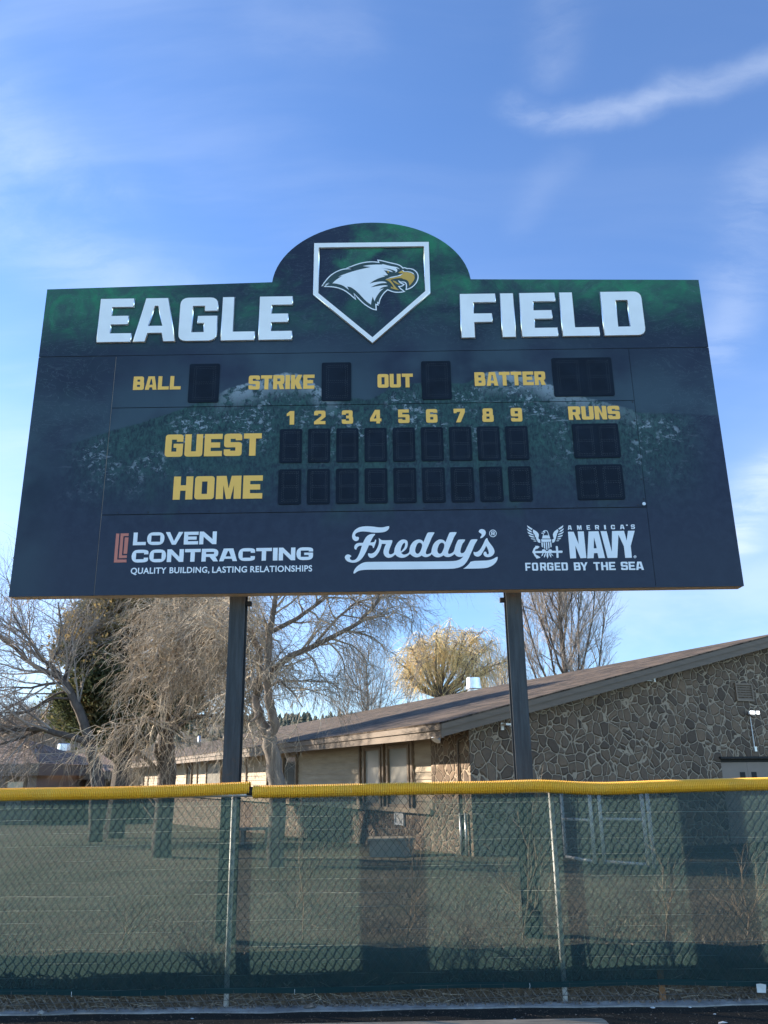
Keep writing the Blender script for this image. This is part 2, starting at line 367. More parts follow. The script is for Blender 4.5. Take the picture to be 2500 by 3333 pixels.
def m_turf():
    m, t, b = mat('dark_rubber_turf')
    o = pos(t); n = t.noise(o, 60, 6, .7); n2 = t.noise(o, 3, 4, .6)
    c = t.mix(t.ss(n, .35, .7), (.011, .012, .012), (.040, .036, .030))
    c = t.mix(t.m('MULTIPLY', t.ss(n2, .45, .7), .4), c, (.030, .033, .026))
    t.put(b.inputs['Base Color'], c); b.inputs['Roughness'].default_value = .95; b.inputs['Specular IOR Level'].default_value = .2
    bump(t, b, n, .8, .02)
    return m
M['turf'] = m_turf()
def m_field():
    m, t, b = mat('dormant_dry_lawn')
    o = pos(t); n = t.noise(t.vmap(o, sc=(.6, 1.5, 1)), 1.3, 7, .65); n2 = t.noise(t.vmap(o, sc=(.6, 1.4, 1)), 22, 6, .7); n3 = t.noise(o, .25, 4, .6)
    c = t.mix(t.ss(n, .35, .7), (.085, .080, .055), (.165, .140, .095))
    c = t.mix(t.m('MULTIPLY', t.ss(n3, .45, .6), .45), c, (.085, .095, .045))
    c = t.mix(t.m('MULTIPLY', t.ss(n2, .45, .75), .6), c, (.25, .205, .14))
    c = t.mix(t.m('MULTIPLY', t.ss(n2, .5, .25), .8), c, (.035, .032, .022))
    t.put(b.inputs['Base Color'], c); b.inputs['Roughness'].default_value = .95; b.inputs['Specular IOR Level'].default_value = .2
    bump(t, b, n2, .9, .06)
    return m
M['field'] = m_field()
def m_concrete():
    m, t, b = mat('stained_concrete')
    o = pos(t); n = t.noise(o, 5, 8, .65); n2 = t.noise(o, 45, 5, .6)
    c = t.mix(t.ss(n, .35, .7), (.20, .195, .19), (.37, .36, .34))
    c = t.mix(t.m('MULTIPLY', t.ss(n2, .5, .72), .5), c, (.10, .095, .085))
    t.put(b.inputs['Base Color'], c); b.inputs['Roughness'].default_value = .9
    bump(t, b, n2, .5, .01)
    return m
M['concrete'] = m_concrete()
M['dirt'] = simple('leafy_dirt', (.10, .075, .052), .95, .5, 18, bmp=.8)
M['leaf'] = simple('dead_leaves', (.19, .15, .115), .85, .6, 14)
def m_plank():
    m, t, b = mat('weathered_plank_wood')
    o = objc(t); n = t.noise(t.vmap(o, sc=(.5, 12, 12)), 4, 6, .6, .4)
    t.put(b.inputs['Base Color'], t.mix(t.ss(n, .3, .7), (.20, .16, .12), (.38, .315, .235)))
    b.inputs['Roughness'].default_value = .8; bump(t, b, n, .3, .004)
    return m
M['plank'] = m_plank()
def m_needles():
    m, t, b = mat('juniper_sprays')
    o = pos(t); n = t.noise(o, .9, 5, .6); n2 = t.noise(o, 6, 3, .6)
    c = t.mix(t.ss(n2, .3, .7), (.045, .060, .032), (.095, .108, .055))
    c = t.mix(t.m('MULTIPLY', t.ss(t.m('ADD', n, t.m('MULTIPLY', t.ss(t.new('ShaderNodeSeparateXYZ', {0: o}).outputs[2], 4.0, 7.5), .16)), .53, .66), .85), c, (.33, .25, .12))  # golden sprays; sunlit upper tips painted in by height
    t.put(b.inputs['Base Color'], c); b.inputs['Roughness'].default_value = .9; b.inputs['Specular IOR Level'].default_value = .2
    tl = t.new('ShaderNodeBsdfTranslucent', {'Color': c}).outputs[0]
    t.l.new(t.new('ShaderNodeMixShader', {0: .4, 1: b.outputs[0], 2: tl}).outputs[0], t.n['Material Output'].inputs[0])
    return m
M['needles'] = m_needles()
M['pine_far'] = simple('distant_pine_green', (.075, .080, .055), .95, .5, .08)
M['hill'] = simple('brown_wooded_hillside', (.095, .085, .06), .95, .45, .03, sc=(1, 1, 3))

# ------------------------------------------------------------------ mesh and object helpers
class MB:
    def __init__(s): s.v = []; s.f = []
    def quad(s, *p):
        i = len(s.v); s.v += [tuple(q) for q in p]; s.f.append(tuple(range(i, i+len(p))))
    def box(s, a, b):
        (x0, y0, z0), (x1, y1, z1) = a, b; i = len(s.v)
        s.v += [(x, y, z) for z in (z0, z1) for y in (y0, y1) for x in (x0, x1)]
        s.f += [tuple(i+k for k in q) for q in ((0, 2, 3, 1), (4, 5, 7, 6), (0, 1, 5, 4), (2, 6, 7, 3), (0, 4, 6, 2), (1, 3, 7, 5))]
    def obox(s, o, u, v, n, su, sv, sn):            # a box spanned by three directions from corner o
        o, u, v, n = Vector(o), Vector(u)*su, Vector(v)*sv, Vector(n)*sn; i = len(s.v)
        s.v += [tuple(o+u*a+v*b+n*c) for c in (0, 1) for b in (0, 1) for a in (0, 1)]
        s.f += [tuple(i+k for k in q) for q in ((0, 2, 3, 1), (4, 5, 7, 6), (0, 1, 5, 4), (2, 6, 7, 3), (0, 4, 6, 2), (1, 3, 7, 5))]
    def prism(s, loop, y0, y1):                      # (x, z) outline with thickness in y
        n = len(loop); i = len(s.v)
        s.v += [(x, y0, z) for x, z in loop]+[(x, y1, z) for x, z in loop]
        s.f += [tuple(i+k for k in range(n)), tuple(i+n+k for k in reversed(range(n)))]
        s.f += [(i+k, i+n+k, i+n+(k+1) % n, i+(k+1) % n) for k in range(n)]
    def tube(s, pts, rad, sides=5, cap=True):
        pts = [Vector(p) for p in pts]; n = len(pts); i = len(s.v)
        if not isinstance(rad, (list, tuple)): rad = [rad]*n
        ref = Vector((.31, .17, .93))
        for k, p in enumerate(pts):
            d = (pts[min(k+1, n-1)]-pts[max(k-1, 0)])
            d = d.normalized() if d.length > 1e-9 else Vector((0, 0, 1))
            a = d.cross(ref)
            if a.length < .15: a = d.cross(Vector((1, 0, 0)))
            a.normalize(); b = d.cross(a)
            for q in range(sides):
                th = 2*PI*q/sides
                s.v.append(tuple(p+(a*math.cos(th)+b*math.sin(th))*rad[k]))
        for k in range(n-1):
            for q in range(sides):
                q2 = (q+1) % sides
                s.f.append((i+k*sides+q, i+k*sides+q2, i+(k+1)*sides+q2, i+(k+1)*sides+q))
        if cap and sides > 2:
            s.f.append(tuple(i+q for q in reversed(range(sides)))); s.f.append(tuple(i+(n-1)*sides+q for q in range(sides)))
    def build(s, name, m, parent=None, smooth=False, root=None):
        off = root or (Vector(parent.get('_o', (0, 0, 0))) if parent else Vector((0, 0, 0)))
        me = bpy.data.meshes.new(name)
        me.from_pydata([(x-off[0], y-off[1], z-off[2]) for x, y, z in s.v], [], s.f)
        me.materials.append(m)
        if smooth: me.polygons.foreach_set('use_smooth', [True]*len(me.polygons))
        me.update()
        o = bpy.data.objects.new(name, me); COL.objects.link(o)
        if parent: o.parent = parent; o['_o'] = tuple(off)
        elif root: o.location = root; o['_o'] = tuple(root)
        return o
def tag(o, label=None, cat=None, group=None, kind=None):
    for k, v in (('label', label), ('category', cat), ('group', group), ('kind', kind)):
        if v: o[k] = v
    return o
def thing(name, loc, label, cat, group=None):
    o = bpy.data.objects.new(name, None); COL.objects.link(o); o.location = loc; o['_o'] = tuple(loc)
    o.empty_display_size = .2
    return tag(o, label, cat, group)
def copy_tree(o, parent=None):
    c = o.copy(); COL.objects.link(c); c.parent = parent
    for ch in list(o.children): copy_tree(ch, c)
    return c

# flat outlines (x, z) with holes, raised or vinyl, from poly curves
def rounded(loop, rx, rz=None, seg=4):
    rz = rz or rx; out = []; n = len(loop)
    for i, p in enumerate(loop):
        if len(p) == 2: out.append(p[:2]); continue
        a, b, c = loop[i-1], p, loop[(i+1) % n]
        def stepto(q):
            dx, dz = q[0]-b[0], q[1]-b[1]; L = math.hypot(dx, dz) or 1
            r = abs(dx)/L*rx+abs(dz)/L*rz; r = min(r, L*.5)
            return b[0]+dx/L*r, b[1]+dz/L*r
        s, e = stepto(a), stepto(c)
        for k in range(seg+1):
            t = k/seg; w0, w1, w2 = (1-t)**2, 2*t*(1-t)*.86, t*t
            W = w0+w1+w2
            out.append(((s[0]*w0+b[0]*w1+e[0]*w2)/W, (s[1]*w0+b[1]*w1+e[1]*w2)/W))
    return out
def shape(name, loops, m, parent, y, depth=.003, bevel=0., smooth=False):
    """Outlines in world x, z; the front face lies at world y - depth."""
    cu = bpy.data.curves.new(name, 'CURVE'); cu.dimensions = '2D'; cu.fill_mode = 'BOTH'
    cu.extrude = max(depth/2-bevel, .0004); cu.bevel_depth = bevel; cu.bevel_resolution = 0; cu.offset = -bevel
    for lp in loops:
        sp_ = cu.splines.new('POLY'); sp_.points.add(len(lp)-1); sp_.use_cyclic_u = True
        for q, p in zip(sp_.points, lp): q.co = (p[0], p[1], 0, 1)
    return curve_mesh(name, cu, m, parent, y-depth/2)
def curve_mesh(name, cu, m, parent, y, fit=None):
    ob = bpy.data.objects.new('tmp', cu); COL.objects.link(ob)
    dg = bpy.context.evaluated_depsgraph_get(); dg.update()
    me = bpy.data.meshes.new_from_object(ob.evaluated_get(dg)); me.name = name
    bpy.data.objects.remove(ob); bpy.data.curves.remove(cu)
    off = Vector(parent['_o'])
    if fit:
        x0, x1 = min(v.co.x for v in me.vertices), max(v.co.x for v in me.vertices)
        y0, y1 = min(v.co.y for v in me.vertices), max(v.co.y for v in me.vertices)
        for v in me.vertices:
            v.co.x = fit[0]+(v.co.x-x0)/(x1-x0)*(fit[2]-fit[0]); v.co.y = fit[1]+(v.co.y-y0)/(y1-y0)*(fit[3]-fit[1])
    for v in me.vertices:
        v.co = Vector((v.co.x, y-v.co.z, v.co.y))-off
    me.materials.clear(); me.materials.append(m); me.update()
    o = bpy.data.objects.new(name, me); COL.objects.link(o); o.parent = parent; o['_o'] = tuple(off)
    return o

# ------------------------------------------------------------------ block lettering
def glyph(ch, s=.36, b=.22):
    r = 1; q = 1-s; h = .5
    G = {
     'E': [[(0,0),(1,0),(1,b),(s,b),(s,h-b/2),(.88,h-b/2),(.88,h+b/2),(s,h+b/2),(s,1-b),(1,1-b),(1,1),(0,1)]],
     'F': [[(0,0),(s,0),(s,.34),(.88,.34),(.88,.34+b),(s,.34+b),(s,1-b),(1,1-b),(1,1),(0,1)]],
     'L': [[(0,0),(1,0),(1,b),(s,b),(s,1),(0,1)]], 'I': [[(0,0),(1,0),(1,1),(0,1)]],
     'T': [[(h-s/2,0),(h+s/2,0),(h+s/2,1-b),(1,1-b),(1,1),(0,1),(0,1-b),(h-s/2,1-b)]],
     'H': [[(0,0),(s,0),(s,h-b/2),(q,h-b/2),(q,0),(1,0),(1,1),(q,1),(q,h+b/2),(s,h+b/2),(s,1),(0,1)]],
     'A': [[(0,0),(s*.95,0),(s*.95+.05,.19),(.95-s*.95,.19),(1-s*.95,0),(1,0),(.77,1),(.23,1)],[(.5-.15,.37),(.5+.15,.37),(.5+.03,.80),(.5-.03,.80)]],
     'G': [[(0,0,r),(1,0,r),(1,.58),(.47,.58),(.47,.40),(q,.40),(q,b),(s,b),(s,1-b),(q,1-b),(q,.67),(1,.67),(1,1,r),(0,1,r)]],
     'C': [[(0,0,r),(1,0,r),(1,.37),(q,.37),(q,b),(s,b),(s,1-b),(q,1-b),(q,.63),(1,.63),(1,1,r),(0,1,r)]],
     'D': [[(0,0),(1,0,r),(1,1,r),(0,1)],[(s,b),(q,b),(q,1-b),(s,1-b)]],
     'O': [[(0,0,r),(1,0,r),(1,1,r),(0,1,r)],[(s,b),(q,b),(q,1-b),(s,1-b)]],
     'U': [[(0,0,r),(1,0,r),(1,1),(q,1),(q,b),(s,b),(s,1),(0,1)]],
     'S': [[(0,0,r),(1,0,r),(1,h+b/2,r),(s,h+b/2),(s,1-b),(q,1-b),(q,.70),(1,.70),(1,1,r),(0,1,r),(0,h-b/2,r),(q,h-b/2),(q,b),(s,b),(s,.30),(0,.30)]],
     'B': [[(0,0),(1,0,r),(1,.52,r),(.95,.56),(.95,1,r),(0,1)],[(s,b),(q,b),(q,h-b/2),(s,h-b/2)],[(s,h+b/2),(q-.03,h+b/2),(q-.03,1-b),(s,1-b)]],
     'R': [[(0,0),(s,0),(s,.36),(.48,.36),(1-s*1.08,0),(1,0),(.84,.37),(1,.42,r),(1,1,r),(0,1)],[(s,.36+b*.9),(q,.36+b*.9),(q,1-b),(s,1-b)]],
     'N': [[(0,0),(s,0),(s,.60),(q,0),(1,0),(1,1),(q,1),(q,.40),(s,1),(0,1)]],
     'M': [[(0,0),(s*.8,0),(s*.8,.60),(.41,0),(.59,0),(1-s*.8,.60),(1-s*.8,0),(1,0),(1,1),(1-s*1.1,1),(.5,.45),(s*1.1,1),(0,1)]],
     'K': [[(0,0),(s,0),(s,.36),(1-s*1.15,0),(1,0),(.74,.5),(1,1),(1-s*1.12,1),(s,.64),(s,1),(0,1)]],
     'V': [[(.5-s*.42,0),(.5+s*.42,0),(1,1),(1-s*.95,1),(.5,.28),(s*.95,1),(0,1)]],
     'Y': [[(h-s/2,0),(h+s/2,0),(h+s/2,.40),(1,1),(1-s*.95,1),(.5,.60),(s*.95,1),(0,1),(h-s/2,.40)]],
     'P': [[(0,0),(s,0),(s,.32),(1,.32,r),(1,1,r),(0,1)],[(s,.32+b),(q,.32+b),(q,1-b),(s,1-b)]],
     '1': [[(.40,0),(1,0),(1,1),(.42,1),(0,.80),(0,.62),(.40,.68)]],
     '2': [[(0,0),(1,0),(1,b),(.50,b),(1,.54),(1,1,r),(0,1,r),(0,.66),(s,.66),(s,1-b),(q,1-b),(q,.60),(0,.19)]],
     '3': [[(0,0,r),(1,0,r),(1,.47,r),(.94,.51),(.96,1,r),(0,1,r),(0,.68),(s,.68),(s,1-b),(q-.03,1-b),(q-.03,h+b*.45),(.38,h+b*.45),(.38,h-b*.45),(q,h-b*.45),(q,b),(s,b),(s,.32),(0,.32)]],
     '4': [[(.55,0),(.88,0),(.88,.16),(1,.16),(1,.36),(.88,.36),(.88,1),(.44,1),(0,.36),(0,.16),(.55,.16)],[(.32,.36),(.55,.36),(.55,.70)]],
     '5': [[(0,0,r),(1,0,r),(1,.64,r),(s,.64),(s,1-b),(.95,1-b),(.95,1),(0,1),(0,.43),(q,.43),(q,b),(s,b),(s,.31),(0,.31)]],
     '6': [[(0,0,r),(1,0,r),(1,.62,r),(s,.62),(s,1-b),(q,1-b),(q,.73),(1,.73),(1,1,r),(0,1,r)],[(s,b),(q,b),(q,.42),(s,.42)]],
     '7': [[(.18,0),(.58,0),(1,.74),(1,1),(0,1),(0,.68),(s*.75,.68),(s*.75,1-b),(.60,1-b)]],
     '8': [[(0,0,r),(1,0,r),(1,.47,r),(.94,.52),(.96,1,r),(.04,1,r),(.06,.52),(0,.47,r)],[(s,b),(q,b),(q,h-b*.45),(s,h-b*.45)],[(s+.02,h+b*.45),(q-.02,h+b*.45),(q-.02,1-b),(s+.02,1-b)]],
     "'": [[(0,.74),(1,.74),(1,1),(0,1)]],
    }
    if ch == '9': return [[(1-p[0], 1-p[1], *p[2:]) for p in lp] for lp in glyph('6', s, b)]
    return G[ch]
WID = {'I': .40, 'M': 1.28, '1': .62, "'": .25, 'W': 1.4, 'A': 1.08, 'V': 1.08}
def glyph_loops(ch, x0, z0, x1, z1, s, b, r, lean=0.):
    out = []
    for lp in glyph(ch, s, b):
        q = [(x0+p[0]*(x1-x0), z0+p[1]*(z1-z0), *p[2:]) for p in lp]
        out.append(rounded(q, r))
    return out
def word_loops(word, box, s=.36, b=.22, gap=.09, r=.03, wid=None):
    x0, z0, x1, z1 = box; W = dict(WID); W.update(wid or {})
    tot = sum(.55 if c == ' ' else W.get(c, 1) for c in word)+gap*(len(word)-1); k = (x1-x0)/tot; x = x0; out = []
    for c in word:
        cw = (.55 if c == ' ' else W.get(c, 1))*k
        if c != ' ':
            sc_ = s/W.get(c, 1) if c not in 'AVM1I' else s
            out += glyph_loops(c, x, z0, x+cw, z1, min(sc_, .44), b, r)
        x += cw+gap*k
    return out
BY = 7.40                                            # the plane of the scoreboard's printed face
def bp(px, py): v = P(px, py, BY); return v.x, v.z
def zr(ox, oy, s): return lambda x, y: bp(ox+x*s, oy+y*s)   # a magnified view of the photo
Z1 = zr(800, 680, 850/1659); Z2 = zr(0, 880, 900/1659); Z3 = zr(850, 1120, 850/1659); Z4 = zr(1650, 860, 850/1659)
Z5 = zr(0, 1350, 900/1659); Z6 = zr(1650, 1400, 850/1659); Z7 = zr(300, 1680, 750/1659)
ZE = zr(1030, 830, 350/1659); ZF = zr(1110, 1700, 530/1659); ZN = zr(1700, 1690, 160/1659); ZA = zr(1700, 1690, 420/1659)
ZL = zr(350, 1710, 350/1659); ZB = zr(400, 1180, 800/1659); ZD = zr(900, 1320, 400/1659)
def rect(bl, br, tl):                                # upright box from bottom-left, bottom-right and a top point
    return bl[0], (bl[1]+br[1])/2, br[0], tl[1]

# ================================================================== GROUND
def ground_z(y):
    if y < 7.40: return .283
    return .283-.024*(min(y, 75)-7.4)
rng = random.Random(7)
turf = MB()
turf.quad((-60, -80, -.10), (60, -80, -.10), (60, 7.13, -.10), (-60, 7.13, -.10))
tag(turf.build('turf', M['turf']), kind='structure')
con = MB()                                          # mow strip under the fence
N = 120
top = []
for i in range(N+1):
    x = -14+28*i/N
    top.append((x, 7.105+.018*math.sin(x*2.1)+.012*math.sin(x*7.7)+rng.uniform(-.008, .008), 7.25))
for a, b in zip(top, top[1:]):
    con.quad((a[0], a[1], -.090), (b[0], b[1], -.090), (b[0], b[2], -.086), (a[0], a[2], -.086))
    con.quad((a[0], a[1], -.2), (b[0], b[1], -.2), (b[0], b[1], -.090), (a[0], a[1], -.090))
tag(con.build('concrete_strip', M['concrete']), kind='structure')
ys = [7.235, 7.255, 7.275, 7.295, 7.315, 7.5, 7.8, 8.3, 9, 10, 11.5, 13, 15, 18, 22, 27, 34, 45, 60, 75, 100, 150, 250, 420, 700, 1400]
xs = [-900, -400, -180, -90, -50, -30, -20]+[-14+28*i/90 for i in range(91)]+[20, 30, 50, 90, 180, 400, 900]
bank = MB(); fld = MB()
def gz(i, x):
    y = ys[i]
    base = {0: -.12, 1: .03, 2: .17, 3: .26, 4: .283}.get(i, ground_z(y))
    if abs(x) < 14.1 and 0 < i < 14: base += .010*math.sin(x*3.3+y*2)+.007*math.sin(x*9.1+y*5)+rng.uniform(-.006, .006)
    return base
grid = [[(x, ys[i], gz(i, x)) for x in xs] for i in range(len(ys))]
for i in range(len(ys)-1):
    for j in range(len(xs)-1):
        (bank if i < 4 else fld).quad(grid[i][j], grid[i][j+1], grid[i+1][j+1], grid[i+1][j])
tag(bank.build('dirt_bank', M['dirt']), kind='structure')
tag(fld.build('field_ground', M['field']), kind='structure')

# grass and litter that nobody could count
gr = MB()
for k in range(26000):
    y = 7.36+abs(rng.gauss(0, 1))*2.2 if rng.random() < .75 else rng.uniform(7.36, 17)
    x = rng.uniform(-1, 1)*(3.2+.55*(y-7.4)); z = ground_z(y)
    h = rng.uniform(.008, .030)*(1.7 if y < 7.5 else 1); a = rng.uniform(0, 2*PI); l = rng.uniform(-.04, .04)
    wdt = .003+.0005*(y-7.4)
    ca, sa = math.cos(a)*wdt, math.sin(a)*wdt
    gr.quad((x-ca, y-sa, z-.01), (x+ca, y+sa, z-.01), (x+l, y+rng.uniform(-.03, .03), z+h))
tag(gr.build('dry_grass', M['drygrass']), kind='stuff')
lf = MB()
for k in range(5200):
    x = rng.uniform(-4.2, 4.2); t = rng.random(); y = 7.232+.085*t; z = -.085+.37*t+rng.uniform(-.005, .02)
    if rng.random() < .15: y = rng.uniform(7.15, 7.24); z = -.08
    s = rng.uniform(.006, .022); u = Vector((rng.gauss(0, 1), rng.gauss(0, 1), rng.gauss(0, 1))).normalized()
    v = u.cross(Vector((rng.gauss(0, 1), rng.gauss(0, 1), rng.gauss(0, 1)))).normalized()
    c = Vector((x, y, z)); 
    lf.quad(c-u*s, c+v*s*.55, c+u*s, c-v*s*.55)
tag(lf.build('dead_leaf_litter', M['leaf']), kind='stuff')
ty = MB()
for k in range(420):
    x = rng.uniform(-4, 4); y = 7.225+rng.uniform(-.012, .02); z = rng.uniform(-.085, .03)
    a = rng.gauss(0, .5)+(PI if rng.random() < .5 else 0); L = rng.uniform(.05, .28)
    p = Vector((x, y, z)); q = p+Vector((math.cos(a), rng.uniform(-.05, .05), math.sin(a)*.6))*L*.5; e = q+Vector((math.cos(a+.4), 0, math.sin(a+rng.uniform(-.5, .2))*.6))*L*.5
    e.z = max(-.084, min(.10, e.z)); q.z = max(-.084, q.z); ty.tube([p, q, e], rng.uniform(.0009, .002), 3, False)
tag(ty.build('dry_straw_debris', M['twig']), kind='stuff')

# ================================================================== SCOREBOARD
SB = thing('scoreboard', (0, BY, 0), 'wide navy and green baseball scoreboard with arched top on two steel posts', 'scoreboard')
BX0, BX1, BZ0, BZT, DEP = -3.4215, 3.2612, 3.186, 6.392, .135
SX0, SX1, SZ1, SZ2, SZ3 = -2.6455, 2.460, 5.617, 5.045, 3.951
cab = MB(); cab.box((BX0+.004, BY+.012, BZ0), (BX1-.004, BY+DEP, BZT-.004))
ac, aa, ab, az0 = -.0945, 1.0235, .765, 6.378
arch_n = 40
arch = [(ac+aa*math.cos(PI*k/arch_n), az0+ab*math.sin(PI*k/arch_n)) for k in range(arch_n+1)]
cab.prism([(x*.999, z-.004) for x, z in arch], BY+.0125, BY+DEP-.001)
cab.build('cabinet', M['cabinet'], SB)
bk = MB(); bk.box((BX0+.02, BY+.006, BZ0+.02), (BX1-.02, BY+.0118, BZT-.02)); bk.build('backing_sheet', M['seam'], SB)
def panel(name, x0, z0, x1, z1, proud=0., loop=None):
    m = MB()
    m.prism(loop or [(x0, z0), (x1, z0), (x1, z1), (x0, z1)], BY-proud, BY+.008)
    return m.build(name, M['board'], SB)
g = .004
hl = [(BX0, SZ1+g), (BX1, SZ1+g), (BX1, BZT)]+[p for p in arch if p[1] > BZT+.004]+[(BX0, BZT)]
panel('header_panel', 0, 0, 0, 0, 0, hl)
panel('side_panel', BX0, BZ0, SX0-.005, SZ1-g); panel('side_panel', SX1+g*.6, BZ0, BX1, SZ1-g)
panel('score_panel', SX0+.002, SZ2+g, SX1-g*.6, SZ1-g, .004)
panel('score_panel', SX0+.002, SZ3+g, SX1-g*.6, SZ2-g*.6, .004)
panel('sponsor_panel', SX0+.002, BZ0, SX1-g*.6, SZ3-g, .004)
FY = BY-.004                                         # face of the three middle panels
# thin pale strip along the left seam
sm = MB(); sm.box((SX0-.0032, BY+.001, BZ0+.01), (SX0+.0004, BY+.004, SZ1-.01)); sm.build('seam_strip', M['twig_grey'], SB)
for k in range(18):
    x = SX0+.15+k*.287; q = MB(); q.tube([(x, FY-.004, SZ3+.022), (x, FY, SZ3+.022)], .007, 6); q.build('screw_head', M['seam'], SB)
for k in range(6): q = MB(); q.tube([(SX1-.02, FY-.004, SZ3+.08+k*.2), (SX1-.02, FY, SZ3+.08+k*.2)], .008, 6); q.build('screw_head', M['seam'], SB)
lb = MB(); lb.tube([(SX1-.025, FY-.012, SZ3+.03), (SX1-.025, FY, SZ3+.03)], .017, 8); lb.build('latch', M['galv'], SB)
ip = MB(); v = Z6(270, 205); ip.box((v[0]-.002, FY-.003, v[1]-.04), (v[0]+.06, FY, v[1]+.022)); ip.build('access_plate', M['board'], SB)

def polish(o):
    o.data.materials.append(M['polish'])
    for p in o.data.polygons:
        if .2 < abs(p.normal.y) < .95: p.material_index = 1
    return o
# raised EAGLE FIELD letters
H1, H2 = Z2(578, 440)[1], Z2(806, 172)[1]
def Lbox(fn, l, r_, bot): return (fn(l, bot)[0], fn(r_, bot)[0])
big = [('E', *Lbox(Z2, 579, 789, 440)), ('A', *Lbox(Z2, 797, 1055, 438)), ('G', *Lbox(Z2, 1066, 1302, 437)), ('L', *Lbox(Z2, 1323, 1530, 437)), ('E', *Lbox(Z1, 78, 296, 852)),
       ('F', *Lbox(Z1, 1368, 1604, 834)), ('I', Z1(1628, 828)[0], Z4(60, 473)[0]), ('E', *Lbox(Z4, 93, 328, 472)), ('L', *Lbox(Z4, 351, 592, 466)), ('D', *Lbox(Z4, 615, 885, 461))]
for ch, x0, x1 in big:
    z0, z1 = (H1, H2) if x1 < 0 else (Z4(93, 470)[1], Z4(78, 187)[1])
    lp = glyph_loops(ch, x0, z0, x1, z1, {'I': .4, 'L': .37, 'A': .31, 'G': .36, 'D': .37}.get(ch, .39), .215, .085)
    polish(shape('raised_letter', lp, M['white'], SB, BY, .020, .0068))
# home plate frame
out = [Z1(*p) for p in ((432, 221), (1166, 213), (1174, 541), (805, 862), (427, 550))]
inn = [Z1(*p) for p in ((469, 255), (1128, 247), (1136, 527), (805, 816), (466, 540))]
plate = polish(shape('plate_frame', [out, inn], M['white'], SB, BY, .020, .0068))

# eagle emblem in the plate
def sm_loop(pts, it=1):                              # a light corner cut keeps traced curves fluid
    for _ in range(it):
        o = []; n = len(pts)
        for i in range(n):
            a, b, c = Vector(pts[i-1]), Vector(pts[i]), Vector(pts[(i+1) % n])
            u, v = b-a, c-b
            if u.length and v.length and u.normalized().dot(v.normalized()) > .55:
                o += [tuple(b+(a-b)*.25), tuple(b+(c-b)*.25)]
            else: o.append(tuple(b))
        pts = o
    return pts
eo = [(85,483),(130,420),(190,345),(250,295),(320,255),(400,225),(480,215),(552,215),(470,204),(560,172),(640,142),(720,122),(800,110),(880,108),(962,117),(948,82),(1010,92),(1100,115),(1200,138),(1260,152),(1305,175),(1333,205),(1362,198),(1395,213),(1440,212),(1490,225),(1540,260),(1566,305),(1570,355),(1553,410),(1520,460),(1470,503),(1425,525),(1385,537),(1390,490),(1386,450),(1368,425),(1330,418),(1305,425),(1268,402),(1290,432),(1352,458),(1322,484),(1270,490),(1300,525),(1358,567),(1310,577),(1240,580),(1180,571),(1130,553),(1100,540),(1050,580),(1005,640),(975,700),(966,752),(945,735),(950,775),(918,765),(922,850),(870,840),(800,803),(730,753),(665,690),(580,598),(607,690),(570,655),(510,603),(440,553),(370,520),(290,500),(210,491),(125,491),(200,430)]
EO = sm_loop([ZE(*p) for p in eo])
shape('eagle_emblem_ground', [EO], M['dark_green'], SB, BY, .003)
def ribbon(pts, hw):
    n = len(pts); L, R = [], []
    for i in range(n):
        a, b, c = Vector(pts[i-1]), Vector(pts[i]), Vector(pts[(i+1) % n])
        u, v = (b-a).normalized(), (c-b).normalized(); nn = Vector((-(u+v).y, (u+v).x))
        if nn.length < .3: nn = Vector((-u.y, u.x))
        nn.normalize(); k = hw/max(.55, abs(nn.dot(Vector((-u.y, u.x)))))
        L.append(b+nn*k); R.append(b-nn*k)
    return L, R
def ribbon_obj(name, pts, hw, m, y):
    L, R = ribbon(pts, hw); mb = MB(); n = len(pts)
    for i in range(n):
        j = (i+1) % n
        mb.quad((L[i].x, y, L[i].y), (L[j].x, y, L[j].y), (R[j].x, y, R[j].y), (R[i].x, y, R[i].y))
    return mb.build(name, m, SB)
ribbon_obj('eagle_outline', EO, .0058, M['white_flat'], BY-.0045)
wh = [(248,440),(290,400),(345,360),(400,328),(335,340),(420,305),(520,270),(640,235),(760,208),(845,188),(780,184),(718,175),(800,160),(900,153),(1018,152),(1020,144),(1080,160),(1160,178),(1220,188),(1260,200),(1287,226),(1250,210),(1222,205),(1245,225),(1250,250),(1235,268),(1212,272),(1225,256),(1205,245),(1150,225),(1090,214),(1018,210),(1080,222),(1140,240),(1185,270),(1150,264),(1100,247),(1035,241),(1065,262),(1080,290),(1105,312),(1070,320),(1022,320),(1060,335),(1000,350),(940,372),(880,402),(818,448),(880,430),(960,415),(1050,412),(1087,435),(1000,440),(920,462),(832,503),(920,490),(1000,475),(1080,470),(1104,485),(1040,495),(1000,512),(966,542),(1037,520),(990,560),(950,610),(918,660),(897,718),(885,690),(870,648),(852,700),(842,770),(790,735),(720,670),(650,590),(580,530),(530,500),(474,490),(502,545),(455,505),(400,470),(330,450)]
shape('eagle_head', [sm_loop([ZE(*p) for p in wh])], M['white_flat'], SB, BY-.003, .003)
up_ = [(1265,280),(1300,250),(1330,246),(1345,264),(1400,268),(1460,280),(1505,310),(1520,350),(1500,400),(1465,445),(1435,478),(1430,440),(1415,405),(1380,382),(1320,372),(1340,362),(1270,360),(1200,370),(1140,388),(1180,440),(1220,500),(1275,545),(1210,535),(1150,515),(1148,490),(1195,514),(1170,460),(1120,410),(1065,382),(1120,368),(1230,345),(1290,330),(1340,290),(1290,285)]
shape('eagle_beak', [sm_loop([ZE(*p) for p in up_])], M['beak'], SB, BY-.003, .003)
shape('eagle_tongue', [sm_loop([ZE(*p) for p in ((1172,398),(1215,405),(1250,435),(1292,462),(1240,455),(1205,430))])], M['beak'], SB, BY-.003, .003)
